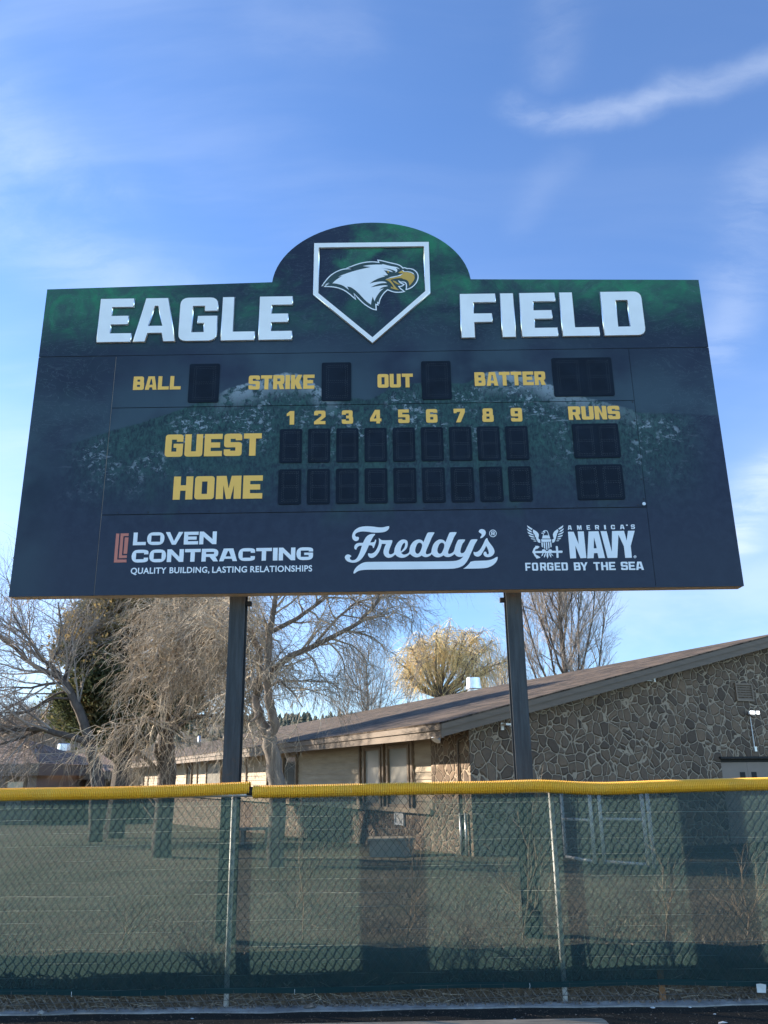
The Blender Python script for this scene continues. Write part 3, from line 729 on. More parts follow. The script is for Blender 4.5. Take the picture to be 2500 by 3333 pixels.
shape('eagle_eye', [[ZE(*p) for p in ((1090,248),(1120,250),(1118,283),(1100,275))]], M['beak'], SB, BY-.003, .003)
for pl in (((1318,236),(1340,240),(1360,262),(1400,257),(1460,266),(1500,288),(1524,335),(1505,305),(1460,279),(1400,267),(1350,267),(1335,252)), ((1072,380),(1150,345),(1250,325),(1335,293),(1292,328),(1200,350),(1120,366))):
    shape('beak_highlight', [[ZE(*p) for p in pl]], M['white_flat'], SB, BY-.006, .002)

# gold captions
def caption(word, box, par=SB, m='gold', y=FY, s=.36, b=.23, gap=.10, r=.022, wid=None, name='caption'):
    return shape(name, word_loops(word, box, s, b, gap, r, wid), M[m], par, y, .003)
caption('BALL', rect(Z2(798, 718), Z2(1084, 717), Z2(900, 638)))
caption('STRIKE', rect(ZB(848, 184), ZB(1293, 179), ZB(1000, 88)))
caption('OUT', rect(Z3(740, 279), Z3(966, 276), Z3(850, 191)))
bx = rect(Z3(1358, 268), Z4(247, 768), Z3(1500, 179)); caption('BATTER', bx)
caption('GUEST', rect(ZB(282, 636), ZB(934, 632), ZB(600, 484)), r=.03)
caption('HOME', rect(ZB(337, 926), ZB(941, 920), ZB(600, 768)), r=.03)
caption('RUNS', rect(Z4(394, 992), Z4(720, 984), Z4(560, 903)))
for k, xc in enumerate((187, 373, 549, 728, 907, 1084, 1260, 1441, 1623)):
    hw = 24 if k == 0 else 36
    x0, x1 = Z3(xc-hw, 470)[0], Z3(xc+hw, 470)[0]; zb, zt = Z3(xc, 513-2.45*k)[1], Z3(xc, 427-2.45*k)[1]
    shape('inning_number', glyph_loops(str(k+1), x0, zb, x1, zt, .36, .23, .02), M['gold'], SB, FY, .003)

# dark digit displays with their dotted seven-segment figures
def display(x0, z0, x1, z1, digits=1):
    m = MB(); c = .012
    m.prism([(x0+c, z0), (x1-c, z0), (x1, z0+c), (x1, z1-c), (x1-c, z1), (x0+c, z1), (x0, z1-c), (x0, z0+c)], FY-.008, FY)
    o = m.build('digit_display', M['display'], SB)
    W = (x1-x0)/digits; Hh = z1-z0
    for n in range(digits):
        d = MB()
        a, b = x0+W*n+W*.20, x0+W*(n+1)-W*.16; cz0, cz1 = z0+Hh*.10, z1-Hh*.10; zm = (cz0+cz1)/2
        def dot(x, z, s=.0026):
            d.quad((x-s, FY-.0092, z), (x, FY-.0092, z-s), (x+s, FY-.0092, z), (x, FY-.0092, z+s))
        nx, nz = 9, 7; st = (b-a)/nx; sz = (cz1-cz0)/16
        for zz_ in (cz0, zm, cz1):
            for r_ in (-.5, .5):
                for k in range(nx+1): dot(a+st*(k+(.25 if r_ > 0 else 0)), zz_+r_*sz)
        for xx in (a, b):
            for r_ in (-.5, .5):
                for k in range(17): dot(xx+r_*st, cz0+sz*(k+(.25 if r_ > 0 else -.25)))
        d.build('led_dots', M['led'], o)
def disp(bl, br, tl, n=1):
    x0, z0, x1, z1 = rect(bl, br, tl); display(x0, z0, x1, z1, n)
disp(Z2(1127, 795), Z2(1310, 795), Z2(1220, 564)); disp(Z3(384, 363), Z3(573, 363), Z3(480, 120)); disp(Z3(1023, 354), Z3(1212, 354), Z3(1110, 111))
disp(Z4(302, 846), Z4(685, 836), Z4(470, 597), 2); disp(Z6(430, 181), Z6(725, 176), Z4(560, 1015), 2); disp(Z6(452, 446), Z6(752, 441), Z6(585, 221), 2)
for k in range(9):
    disp(Z3(116+180.6*k, 757-2.4*k), Z3(258+180.9*k, 757-2.4*k), Z3(190+180*k, 542-2.4*k))
    disp(Z3(107+184*k, 1021-2.5*k), Z3(252+184.3*k, 1021-2.5*k), Z3(180+182*k, 798-2.4*k))

# sponsor lettering
WF = 'white_flat'
caption('LOVEN', rect(ZL(393, 315), Z7(895, 200), ZL(600, 112)), m=WF, s=.26, b=.25, gap=.07, r=.055, wid={'L': .82, 'O': 1.1, 'V': 1.12, 'E': .92, 'N': 1.1}, name='sponsor_lettering')
caption('CONTRACTING', rect(ZL(368, 580), Z7(1590, 315), ZL(1000, 372)), m=WF, s=.26, b=.25, gap=.07, r=.055, wid={'I': .28, 'T': .95}, name='sponsor_lettering')
q0 = rect(ZL(358, 758), Z7(1584, 398), Z7(900, 364)); tw_ = q0[2]-q0[0]
for word_, u0, u1, dz in (('QUALITY', 0, .196, 0), ('BUILDING,', .214, .434, .007), ('LASTING', .449, .641, 0), ('RELATIONSHIPS', .659, 1, 0)):
    fc_ = bpy.data.curves.new('tagline', 'FONT'); fc_.body = word_; fc_.size = .1; fc_.extrude = .001; fc_.offset = .0022; fc_.space_character = 1.08
    curve_mesh('sponsor_tagline', fc_, M[WF], SB, FY-.0015, (q0[0]+tw_*u0, q0[1]-(dz if word_[-1] == ',' else .010 if word_[0] == 'Q' else 0), q0[0]+tw_*u1, q0[3]))
for pl in (((137,130),(186,130),(152,530),(297,530),(295,573),(100,577)), ((207,128),(331,125),(329,166),(250,170),(226,466),(302,463),(300,506),(176,510)), ((272,190),(328,188),(305,440),(250,443))):
    shape('sponsor_mark', [[ZL(*p) for p in pl]], M['red'], SB, FY, .003)
# script logo
def script(name, loops): shape(name, [sm_loop([ZF(*p) for p in l]) for l in loops], M[WF], SB, FY, .003)
script('script_logo', [[(490,40),(492,60),(475,85),(440,102),(385,107),(330,107),(270,97),(210,94),(165,105),(143,125),(145,142),(160,152),(172,148),(184,158),(180,180),(163,193),(140,193),(118,172),(112,140),(125,100),(155,68),(200,48),(255,42),(320,45),(380,54),(430,54),(465,45)],
 [(347,120),(347,130),(335,140),(318,165),(297,208),(330,206),(345,195),(347,178),(358,180),(358,200),(345,235),(335,262),(326,264),(322,245),(310,236),(284,236),(262,290),(235,340),(205,380),(170,405),(130,415),(90,410),(55,393),(38,365),(42,345),(60,330),(85,330),(105,343),(103,354),(92,356),(90,370),(98,384),(118,390),(142,385),(165,365),(185,325),(200,285),(213,240),(190,240),(172,250),(160,268),(157,280),(143,278),(134,262),(138,240),(152,222),(175,212),(224,211),(238,180),(258,148),(285,128),(315,120)],
 [(385,163),(398,172),(408,183),(440,186),(500,184),(520,184),(525,193),(515,225),(498,262),(487,300),(488,322),(500,330),(520,326),(541,312),(543,290),(548,260),(565,225),(590,195),(620,178),(650,177),(675,190),(682,215),(677,250),(660,280),(630,303),(612,312),(625,325),(640,332),(665,328),(688,315),(697,300),(700,260),(715,225),(740,195),(775,178),(805,176),(830,188),(838,205),(850,180),(868,135),(882,108),(900,104),(945,104),(952,108),(940,130),(925,155),(905,205),(885,250),(868,290),(862,315),(872,328),(890,326),(910,318),(920,308),(922,285),(930,250),(945,218),(970,192),(1000,176),(1030,178),(1052,188),(1063,205),(1075,180),(1092,135),(1105,108),(1120,103),(1170,102),(1178,106),(1165,130),(1150,155),(1130,205),(1110,250),(1094,290),(1088,312),(1098,325),(1115,322),(1135,312),(1148,300),(1155,280),(1165,240),(1180,205),(1190,185),(1200,178),(1255,176),(1265,180),(1255,200),(1240,215),(1228,245),(1218,280),(1215,305),(1225,318),(1245,315),(1262,300),(1278,265),(1300,220),(1318,185),(1330,176),(1383,174),(1390,180),(1378,200),(1360,230),(1340,280),(1318,330),(1302,365),(1280,405),(1250,440),(1205,462),(1140,476),(940,478),(700,481),(500,482),(280,484),(220,487),(180,495),(155,510),(140,524),(128,522),(127,510),(140,480),(165,450),(200,425),(235,410),(275,405),(500,404),(800,402),(1000,400),(1140,398),(1190,390),(1225,372),(1247,348),(1220,356),(1190,352),(1170,340),(1157,325),(1130,345),(1100,357),(1065,354),(1045,338),(1020,352),(990,360),(960,355),(935,338),(925,325),(905,345),(875,357),(845,355),(822,340),(800,353),(770,360),(740,353),(715,335),(703,322),(680,345),(645,362),(610,364),(575,352),(552,330),(530,350),(505,362),(475,364),(450,350),(435,325),(432,300),(440,265),(458,222),(416,221),(408,255),(392,295),(370,330),(345,355),(315,367),(290,360),(277,340),(275,320),(285,318),(300,322),(325,318),(350,298),(370,265),(385,225),(388,195)],
 [(645,208),(655,220),(650,250),(635,275),(610,302),(607,285),(612,260),(625,228)], [(800,207),(820,215),(828,235),(822,265),(805,305),(790,322),(770,322),(757,305),(755,280),(765,245),(780,217)],
 [(1026,207),(1046,215),(1054,235),(1048,265),(1031,305),(1016,322),(996,322),(983,305),(981,280),(991,245),(1006,217)],
 [(1490,163),(1497,185),(1515,215),(1545,250),(1562,285),(1564,310),(1550,335),(1525,352),(1495,358),(1465,350),(1450,330),(1452,310),(1465,300),(1480,305),(1483,322),(1497,330),(1507,320),(1503,295),(1490,262),(1478,240),(1468,265),(1445,305),(1425,338),(1400,352),(1375,350),(1355,335),(1348,312),(1352,303),(1370,308),(1395,300),(1420,275),(1445,230),(1465,185),(1480,165)],
 [(1435,70),(1462,78),(1475,100),(1472,125),(1455,148),(1430,164),(1418,164),(1420,150),(1432,138),(1432,120),(1415,110),(1402,100),(1405,85),(1418,74)],
 [(1245,475),(1275,455),(1305,425),(1325,397),(1440,393),(1500,390),(1545,378),(1575,360),(1592,353),(1597,362),(1590,390),(1570,420),(1535,447),(1490,465),(1440,471),(1300,474)]])
def regmark(fn, cx_, cy_, R_, t_):
    def ring(r_): return [fn(cx_+r_*math.cos(2*PI*k/20), cy_+r_*math.sin(2*PI*k/20)) for k in range(20)]
    a, b = fn(cx_-R_*.40, cy_+R_*.52), fn(cx_+R_*.45, cy_-R_*.52)
    shape('registered_mark', [ring(R_), ring(R_-t_)]+glyph_loops('R', a[0], a[1], b[0], b[1], .30, .18, .004), M[WF], SB, FY, .003)
regmark(ZF, 1547, 115, 38, 7); regmark(ZA, 1447, 484, 18, 4)
# service emblem and lettering
for ch, l, r_, t_, b_ in [('A',585,632,82,138),('M',705,757,81,137),('E',828,867,80,136),('R',937,982,78,134),('I',1053,1070,77,133),('C',1141,1186,75,131),('A',1257,1307,73,130),("'",1337,1353,72,126),('S',1398,1442,70,128),
        ('F',42,105,562,664),('O',128,198,561,663),('R',232,302,560,662),('G',322,395,560,662),('E',420,486,559,661),('D',508,580,558,660),('B',667,742,556,660),('Y',752,836,555,660),('T',921,992,553,658),('H',1017,1095,552,657),('E',1118,1190,551,656),('S',1272,1350,549,655),('E',1372,1442,548,655),('A',1463,1550,547,655)]:
    a, b = ZA(l, b_), ZA(r_, t_)
    shape('sponsor_lettering', glyph_loops(ch, a[0], a[1], b[0], b[1], .30, .19, .012), M[WF], SB, FY, .003)
for lps in ([[(586,163),(658,163),(724,325),(711,160),(788,158),(822,500),(747,503),(680,340),(692,503),(614,506)]], [[(850,160),(978,157),(1062,500),(980,502),(965,437),(920,438),(915,502),(834,505)],[(920,232),(957,376),(917,377)]],
            [[(1005,157),(1082,155),(1149,425),(1152,155),(1305,152),(1340,277),(1357,152),(1443,150),(1392,345),(1407,497),(1322,499),(1305,350),(1234,200),(1220,498),(1095,500)]]):
    shape('sponsor_lettering', [[ZA(*p) for p in l] for l in lps], M[WF], SB, FY, .003)
feath = [[(165,215),(340,330),(325,370),(250,335),(195,290),(170,250)],[(155,318),(310,410),(325,455),(240,425),(190,385),(165,350)],[(172,425),(375,520),(385,550),(290,530),(220,500),(185,460)],[(215,540),(385,585),(415,625),(320,620),(260,595)],[(280,645),(425,670),(445,695),(370,695),(310,675)],[(365,735),(420,725),(475,735),(470,755),(420,760)],
 [(370,350),(470,415),(530,470),(555,530),(550,590),(540,650),(565,682),(598,690),(608,800),(570,800),(520,775),(505,730),(475,690),(460,630),(430,590),(415,530),(380,490),(355,450),(352,400)],
 [(1375,210),(1375,250),(1345,300),(1250,360),(1210,322)],[(1392,312),(1385,360),(1340,410),(1250,445),(1260,400)],[(1397,415),(1380,460),(1320,505),(1200,538),(1210,508)],[(1370,530),(1340,580),(1270,610),(1185,618),(1200,580)],[(1318,635),(1270,680),(1165,688),(1180,660)],[(1248,718),(1210,745),(1150,745),(1140,730),(1190,722)],
 [(1190,340),(1215,380),(1212,440),(1160,500),(1170,530),(1140,600),(1135,650),(1110,700),(1100,750),(1060,790),(1008,800),(1005,690),(1040,680),(1062,650),(1040,590),(1030,530),(1045,470),(1090,410)]]
body = [[(662,657),(705,500),(645,492),(645,470),(735,485),(755,460),(680,445),(645,450),(660,432),(690,430),(710,395),(760,378),(800,378),(840,395),(870,450),(942,657)],[(735,420),(775,430),(760,470),(725,500),(712,570),(740,540),(760,565),(800,535),(830,565),(855,540),(885,575),(850,450),(828,410),(790,400)],
 [(632,683),(972,683),(972,765),(800,775),(648,770)],[(642,785),(685,785),(692,960),(655,935)],[(712,785),(757,785),(775,1005),(732,985)],[(790,785),(830,785),(846,1040),(810,1040)],[(862,785),(902,785),(918,975),(880,1005)],[(935,785),(975,785),(988,935),(950,960)]]
anch = [[(430,905),(520,905),(582,935),(560,960),(490,1015),(465,1000),(435,1035),(425,1080),(660,1078),(672,1035),(700,1022),(750,1024),(785,1045),(800,1080),(872,1078),(885,1035),(920,1022),(965,1024),(995,1050),(1005,1072),(1140,1070),(1122,930),(1140,912),(1180,912),(1195,930),(1208,1070),(1300,1065),(1345,1068),(1358,1105),(1345,1140),(1215,1140),(1222,1300),(1205,1310),(1165,1308),(1152,1290),(1148,1140),(960,1140),(1052,1255),(1010,1235),(920,1140),(905,1140),(975,1230),(972,1305),(930,1255),(890,1142),(868,1142),(880,1250),(852,1340),(815,1250),(820,1142),(800,1142),(775,1250),(735,1305),(728,1240),(775,1142),(760,1142),(715,1142),(690,1225),(642,1262),(655,1205),(685,1145),(435,1150),(450,1195),(490,1225),(500,1220),(560,1260),(612,1295),(570,1315),(510,1330),(465,1328),(460,1300),(410,1240),(375,1165),(335,1115),(360,1050),(385,985),(440,930)]]
shape('service_emblem', [[ZN(*p) for p in l] for l in feath+body+anch], M[WF], SB, FY, .003)

br_ = MB()
for z in (3.5, 4.6, 5.7): br_.box((-2.9, BY+DEP+.004, z), (2.75, BY+.283, z+.1))
br_.build('rear_rail', M['seam'], SB)
# two rolled steel posts under and behind the cabinet
for (x0, x1) in ((-1.464, -1.319), (1.136, 1.281)):
    p = MB(); y0, y1 = BY+.285, BY+.44; zb, zt = -.6, 6.2; xm = (x0+x1)/2
    p.prism([(x0, zb), (x1, zb), (x1, zt), (x0, zt)], y0, y0+.012); p.prism([(x0, zb), (x1, zb), (x1, zt), (x0, zt)], y1-.012, y1)
    p.box((xm-.006, y0+.012, zb), (xm+.006, y1-.012, zt))
    po = p.build('support_post', M['post'], SB)
    c = MB(); s_ = 1 if x0 < 0 else -1; xe = x1 if x0 < 0 else x0
    c.box((min(xe, xe+s_*.05), y0+.05, BZ0-.045), (max(xe, xe+s_*.05), y0+.10, BZ0-.004)); c.build('clip_angle', M['seam'], po)

# ================================================================== FENCE
FEY = 7.20
FN = thing('chain_link_fence', (0, FEY, 0), 'low chain link ballpark fence capped with yellow corrugated tube along front', 'fence')
lk = MB(); pw, ph = .064, .080; nz = 38; xA, xB = -7.5, 7.5
nst = int((xB-xA)/(pw/2))
for k in range(nst):
    x = xA+k*pw/2; pts = []
    # each strand zigzags upward; neighbours hook at the turns
    for j in range(nz+1):
        sgn = 1 if (j+k) % 2 == 0 else -1
        pts.append((x+sgn*pw/4, FEY+sgn*.0022*(1 if k % 2 else -1), -.088+j*ph/2))
    lk.tube(pts, .0025, 3, False)
lk.build('chain_link_mesh', M['wire'], FN)
tw = MB(); tw.tube([(xA+i*.25, FEY-.006, -.040+.006*math.sin(i*1.3)) for i in range(61)], .0022, 4); tw.build('tension_wire', M['wire'], FN)
for x in (-6.6, -3.88, -1.2715, 1.341, 3.95, 6.55):
    p = MB(); p.tube([(x, FEY+.035, -.25), (x, FEY+.035, 1.44)], .021, 12); p.build('fence_post', M['pipe'], FN, True)
rl = MB(); rl.tube([(xA, FEY+.004, 1.455), (xB, FEY+.004, 1.455)], .017, 8); rl.build('top_rail', M['galv'], FN, True)
def cap(xs0, xs1, zf):
    m = MB(); per = .0148; n = int((xs1-xs0)/per*5); sd = 14; i0 = 0
    prof = (.0420, .0490, .0525, .0525, .0490)
    for i in range(n+1):
        x = xs0+(xs1-xs0)*i/n; R_ = prof[i % 5]
        zc = zf(x); sl = (zf(x+.05)-zf(x-.05))/.1
        for q in range(sd):
            a = -PI/2+.25+(2*PI-.5)*q/(sd-1)            # slit along the underside
            m.v.append((x-sl*R_*math.sin(a), FEY+.002+R_*math.cos(a), zc+R_*math.sin(a)))
    for i in range(n):
        for q in range(sd-1):
            m.f.append((i*sd+q, (i+1)*sd+q, (i+1)*sd+q+1, i*sd+q+1))
    return m.build('corrugated_cap', M['cap'], FN, False)
def zl(x): return 1.481+.004*math.sin(x*1.7)+(.032*max(0, (x+2.4)/1.27)**1.5 if x > -2.4 else 0)
def zrr(x): return 1.481+.0045*math.sin(x*2.1+.6)+.012*math.exp(-((x-1.25)/.3)**2)-.012*math.exp(-((x-1.75)/.4)**2)-.004*max(0, x)/3
cap(-7.4, -1.136, zl); cap(-1.112, 7.4, zrr)
sl_ = MB(); sl_.tube([(-1.16, FEY+.002, 1.485), (-1.09, FEY+.002, 1.479)], .036, 10); sl_.build('rail_sleeve', M['dark'], FN, True)

# translucent screen hung on the front of the fence
ws_ = MB(); nx_, nz_ = 260, 34; x0, x1, z0, z1 = -7.3, 7.3, .045, 1.44
rr = random.Random(3)
def wsy(x, z):
    t = (z-z0)/(z1-z0)
    return FEY-.009-.003*(1-t)-.002*(1+math.sin(x*2.3+z*1.5))*(1-t*.6)-.001*math.sin(x*7+z*9)-.004*math.exp(-((z-.1)/.12)**2)*(1+math.sin(x*4.1))
for j in range(nz_+1):
    for i in range(nx_+1):
        x = x0+(x1-x0)*i/nx_; z = z0+(z1-z0)*j/nz_
        ws_.v.append((x, wsy(x, z), z+(.010*math.sin(x*1.25)+.006*math.sin(x*3.9) if j == 0 else 0)))
for j in range(nz_):
    for i in range(nx_):
        a = j*(nx_+1)+i; ws_.f.append((a, a+1, a+nx_+2, a+nx_+1))
WS = ws_.build('wind_screen', M['screen'], None, True, Vector((0, FEY-.02, 0)))
tag(WS, 'green see-through mesh windscreen stretched along the chain link fence', 'windscreen')
hm = MB()
for i in range(nx_):
    xa, xb = x0+(x1-x0)*i/nx_, x0+(x1-x0)*(i+1)/nx_
    za, zb_ = [z0+.010*math.sin(x*1.25)+.006*math.sin(x*3.9) for x in (xa, xb)]
    hm.quad((xa, wsy(xa, z0)-.004, za-.028), (xb, wsy(xb, z0)-.004, zb_-.028), (xb, wsy(xb, z0)-.004, zb_+.012), (xa, wsy(xa, z0)-.004, za+.012))
hm.build('hem', M['hem'], WS)
for k in range(30):
    x = -3.35+k*.235+rr.uniform(-.03, .03); x += rr.uniform(-.05, .05); z = z0-.03+.010*math.sin(x*1.25)
    t = MB(); y = wsy(x, z0)-.008
    t.tube([(x, y, z+.030), (x+.002, y-.004, z+.012), (x-.001, y+.004, z-.004), (x+.004, y+.014, z-.008)], .0016, 4)
    t.build('tie_hook', M['plastic'] if k in (4, 11, 19) else M['wire'], WS)

# ================================================================== STONE BUILDING
ANG = math.radians(24.6)
Gd = Vector((math.cos(ANG), math.sin(ANG), 0)); Wd = Vector((-math.sin(ANG), math.cos(ANG), 0)); UP = Vector((0, 0, 1))
C0 = Vector((1.71, 18.0, 0))
def B(s, t, z): return C0+Gd*s+Wd*t+UP*z                   # s along the gable, t along the side wall
def hit(px, py, side):                                     # where a pixel meets the gable (0) or the side wall (1)
    d = ray(px, py); ax = Gd if side == 0 else Wd
    det = d.x*-ax.y+ax.x*d.y; k = (C0.x*-ax.y+ax.x*C0.y)/det
    p = d*k; rel = Vector((p.x, p.y, 0))-C0
    return rel.dot(ax), CAM_H+p.z
BL = thing('stone_building', B(0, 0, 0), 'long low school building with brown shingle roof, rubble stone gable and tan siding', 'building')
EA, GO, SL = .92, .50, .2365                               # eave overhang, gable overhang, roof slope
LEN, RIDGE = 54.0, 9.28
ZEAVE = 2.605                                              # top of the roof at the eave edge
def roofz(s): return ZEAVE+SL*(s+EA if s <= RIDGE else 2*RIDGE-s+EA)
ZG = -1.6
# gable wall of rubble stone, with the door opening
dl, _ = hit(2345, 2470, 0); dh = hit(2345, 2470, 0)[1]; dr = dl+1.95
wl = MB(); S2 = 2*RIDGE
def wall_poly(ss_, z0_, t=0.0, th=.35):
    lo = [B(s, t, z0_) for s in ss_]; hi = [B(s, t, roofz(s)-.16) for s in ss_]
    wl.quad(*(lo+hi[::-1]))
wall_poly([0, dl], ZG); wall_poly([dl, dr], dh); wall_poly([dr, S2], ZG) if False else None
lo = [B(dr, 0, ZG), B(S2, 0, ZG)]; wl.quad(lo[0], lo[1], B(S2, 0, roofz(S2)-.16), B(RIDGE, 0, roofz(RIDGE)-.16), B(dr, 0, roofz(dr)-.16))
for s in (dl, dr): wl.quad(B(s, 0, ZG), B(s, .30, ZG), B(s, .30, dh), B(s, 0, dh))
wl.quad(B(dl, 0, dh), B(dr, 0, dh), B(dr, .30, dh), B(dl, .30, dh))
pier = 1.75                                                # stone returns round the corner along the side wall
SILL = .866
wl.quad(B(0, 0, ZG), B(0, pier, ZG), B(0, pier, ZEAVE+.1), B(0, 0, ZEAVE+.1))
wl.quad(B(0, pier, ZG), B(.05, pier, ZG), B(.05, pier, ZEAVE+.1), B(0, pier, ZEAVE+.1))
wl.quad(B(.05, pier, ZG), B(.05, LEN, ZG), B(.05, LEN, SILL), B(.05, pier, SILL))      # wainscot under the sill
wl.quad(B(0, LEN, ZG), B(S2, LEN, ZG), B(S2, LEN, 3.4), B(RIDGE, LEN, roofz(RIDGE)-.2), B(0, LEN, 2.6))
wl.quad(B(S2, 0, ZG), B(S2, LEN, ZG), B(S2, LEN, 2.8), B(S2, 0, 2.8))
wl.build('stone_wall', M['stone'], BL)
# lap siding
sg = MB(); lap = .16; z = SILL
wins = [(1185, 1243, 1), (1262, 1336, 1), (921, 966, 0), (868, 892, 0), (670, 718, 1), (606, 622, 0), (452, 466, 0), (405, 424, 0)]
wt = [(hit(b, 2560, 1)[0], hit(a, 2560, 1)[0], k) for a, b, k in wins]
while z < ZEAVE+.1:
    za = min(z+lap, ZEAVE+.12)
    sg.quad(B(.035, pier, z), B(.035, LEN, z), B(.065, LEN, za), B(.065, pier, za))
    sg.quad(B(.065, pier, z), B(.065, LEN, z), B(.035, LEN, z), B(.035, pier, z))
    z += lap
sg.build('siding', M['siding'], BL)
sill = MB(); sill.obox(B(-.06, pier, SILL-.10), Wd, UP, Gd, LEN-pier, .10, .12); sill.build('sill_band', M['siding'], BL)
ZH = 2.30
for t0, t1, k in wt:
    fr = MB(); wdt = max(.04, min(.09, (t1-t0)*.12))
    n = -Gd
    for a in (t0, t1-wdt): fr.obox(B(.055, a, SILL+.002), Wd, UP, n, wdt, ZH-SILL, .10)
    for zz_ in (SILL+.002, SILL+.38, ZH-.07): fr.obox(B(.055, t0+wdt, zz_), Wd, UP, n, t1-t0-2*wdt, .07, .085)
    wo = fr.build('window', M['trim'], BL)
    gl = MB(); gl.obox(B(.05, t0+wdt*.5, SILL+.03), Wd, UP, n, t1-t0-wdt, ZH-SILL-.06, .035); gl.build('pane', M['blind'] if k else M['glass'], wo)
for px in (1172, 1250, 1344, 800, 560, 640, 735, 480):      # vertical battens that divide the bays
    t = hit(px, 2560, 1)[0]; bt = MB(); bt.obox(B(.05, t, SILL), Wd, UP, -Gd, .09, ZEAVE-SILL, .07); bt.build('batten', M['trim'], BL)
# roof: shingled slopes, fascia, soffit
M['shingle'] = m_shingle('brown_asphalt_shingles', (.023, .017, .012), (.086, .062, .044), (Wd.x, Wd.y))
rf = MB(); JOG = 5.6
def R_(s, t, dz=0): return B(s, t, roofz(s)+dz)
ed = -EA; E2 = S2+EA
rf.quad(R_(ed, -GO), R_(ed, LEN), R_(RIDGE, LEN), R_(RIDGE, -GO)); rf.quad(R_(RIDGE, -GO), R_(RIDGE, LEN), R_(E2, LEN), R_(E2, -GO))
ro = rf.build('roof', M['shingle'], BL)
lipm = MB()
for a, b, t in ((ed, RIDGE, -GO), (RIDGE, E2, -GO)):
    lipm.quad(R_(a, t-.03, .0), R_(b, t-.03, .0), R_(b, t-.03, -.03), R_(a, t-.03, -.03)); lipm.quad(R_(a, t-.03), R_(a, t, .003), R_(b, t, .003), R_(b, t-.03))
lipm.quad(B(ed-.03, -GO, ZEAVE), B(ed-.03, LEN, ZEAVE), B(ed-.03, LEN, ZEAVE-.03), B(ed-.03, -GO, ZEAVE-.03))
lipm.quad(B(ed-.03, -GO, ZEAVE), B(ed-.03, LEN, ZEAVE), B(ed, LEN, ZEAVE+.003), B(ed, -GO, ZEAVE+.003))
lipm.build('drip_edge', M['shingle'], ro)
fs = MB()
fs.obox(B(ed-.02, -GO, ZEAVE-.15), Wd, UP, Gd, LEN+GO, .12, .04); fs.obox(B(ed+.015, -GO+.01, ZEAVE-.30), Wd, UP, Gd, LEN+GO, .15, .04)
for (a, b) in ((ed, RIDGE), (RIDGE, E2)):
    dirv = (R_(b, 0)-R_(a, 0)); L = dirv.length
    fs.obox(R_(a, -GO-.02, -.145), dirv.normalized(), UP, Wd, L, .113, .04); fs.obox(R_(a, -GO+.015, -.29), dirv.normalized(), UP, Wd, L, .146, .04)
fs.build('fascia', M['fascia'], BL)
so = MB()
so.quad(B(ed+.05, -GO+.05, ZEAVE-.10), B(ed+.05, LEN, ZEAVE-.10), B(.08, LEN, ZEAVE+.02), B(.08, -GO+.05, ZEAVE+.02))
so.quad(R_(ed+.05, -GO+.05, -.16), R_(ed+.05, .02, -.16), R_(RIDGE, .02, -.16), R_(RIDGE, -GO+.05, -.16)); so.quad(R_(RIDGE, -GO+.05, -.16), R_(RIDGE, .02, -.16), R_(E2, .02, -.16), R_(E2, -GO+.05, -.16))
so.build('soffit', M['soffit'], BL)
# recessed double door
dj = MB(); n = -Wd
dj.obox(B(dl+.002, .10, ZG), Gd, UP, Wd, .07, dh-ZG-.002, .06); dj.obox(B(dr-.072, .10, ZG), Gd, UP, Wd, .07, dh-ZG-.002, .06); dj.obox(B(dl+.072, .10, dh-.072), Gd, UP, Wd, dr-dl-.144, .07, .06)
dj.obox(B(dl-.04, -.05, dh+.002), Gd, UP, Wd, dr-dl+.08, .05, .04)
dj.build('door_frame', M['dark'], BL)
for k in (0, 1):
    wd_ = (dr-dl-.15)/2; s0 = dl+.074+k*(wd_+.003)
    d_ = MB(); d_.obox(B(s0, .13, ZG), Gd, UP, Wd, wd_-.003, dh-ZG-.08, .05); do = d_.build('door', M['door'], BL)
    w_ = MB(); a = s0+wd_*(.70 if k == 0 else .12); w_.obox(B(a, .124, 1.30), Gd, UP, Wd, .17, .26, .005); w_.build('vision_panel', M['dark'], do)
    w_ = MB(); w_.obox(B(s0+(.005 if k == 0 else wd_-.035), .12, 1.35), Gd, UP, Wd, .025, .28, .008); w_.build('hinge', M['dark'], do)
bkf = MB(); bkf.quad(B(dl, .29, ZG), B(dr, .29, ZG), B(dr, .29, dh), B(dl, .29, dh)); bkf.build('door_backing', M['dark'], BL)
# louvre vents
def louvre(name, side, pxa, pya, pxb, pyb, m, n):
    a, za = hit(pxa, pya, side); b, zb = hit(pxb, pyb, side); ax = Gd if side == 0 else Wd; nn = -Wd if side == 0 else -Gd
    s0, s1 = min(a, b), max(a, b); z0, z1 = min(za, zb), max(za, zb); o = B(s0, 0, z0) if side == 0 else B(.05, s0, z0)
    f_ = MB()
    for q in ((0, 0, s1-s0, .04), (0, z1-z0-.04, s1-s0, .04)): f_.obox(o+ax*q[0]+UP*q[1], ax, UP, nn, q[2], q[3], .05)
    for q in (0, s1-s0-.04): f_.obox(o+ax*q+UP*.04, ax, UP, nn, .04, z1-z0-.08, .05)
    v_ = f_.build(name, m, BL)
    l_ = MB(); hgt = (z1-z0-.08)/n
    for k in range(n):
        p0 = o+ax*.04+UP*(.04+hgt*k); e = ax*(s1-s0-.08)
        l_.quad(p0+nn*.045, p0+e+nn*.045, p0+e+nn*.008+UP*hgt*.9, p0+nn*.008+UP*hgt*.9)
    l_.build('louvre_blades', m, v_)
louvre('louvre_vent', 0, 2396, 2282, 2443, 2226, M['trim'], 6)
louvre('louvre_vent', 1, 1283, 2684, 1312, 2644, M['plastic'], 7)
def fix(name, label, cat, p): return thing(name, p, label, cat)
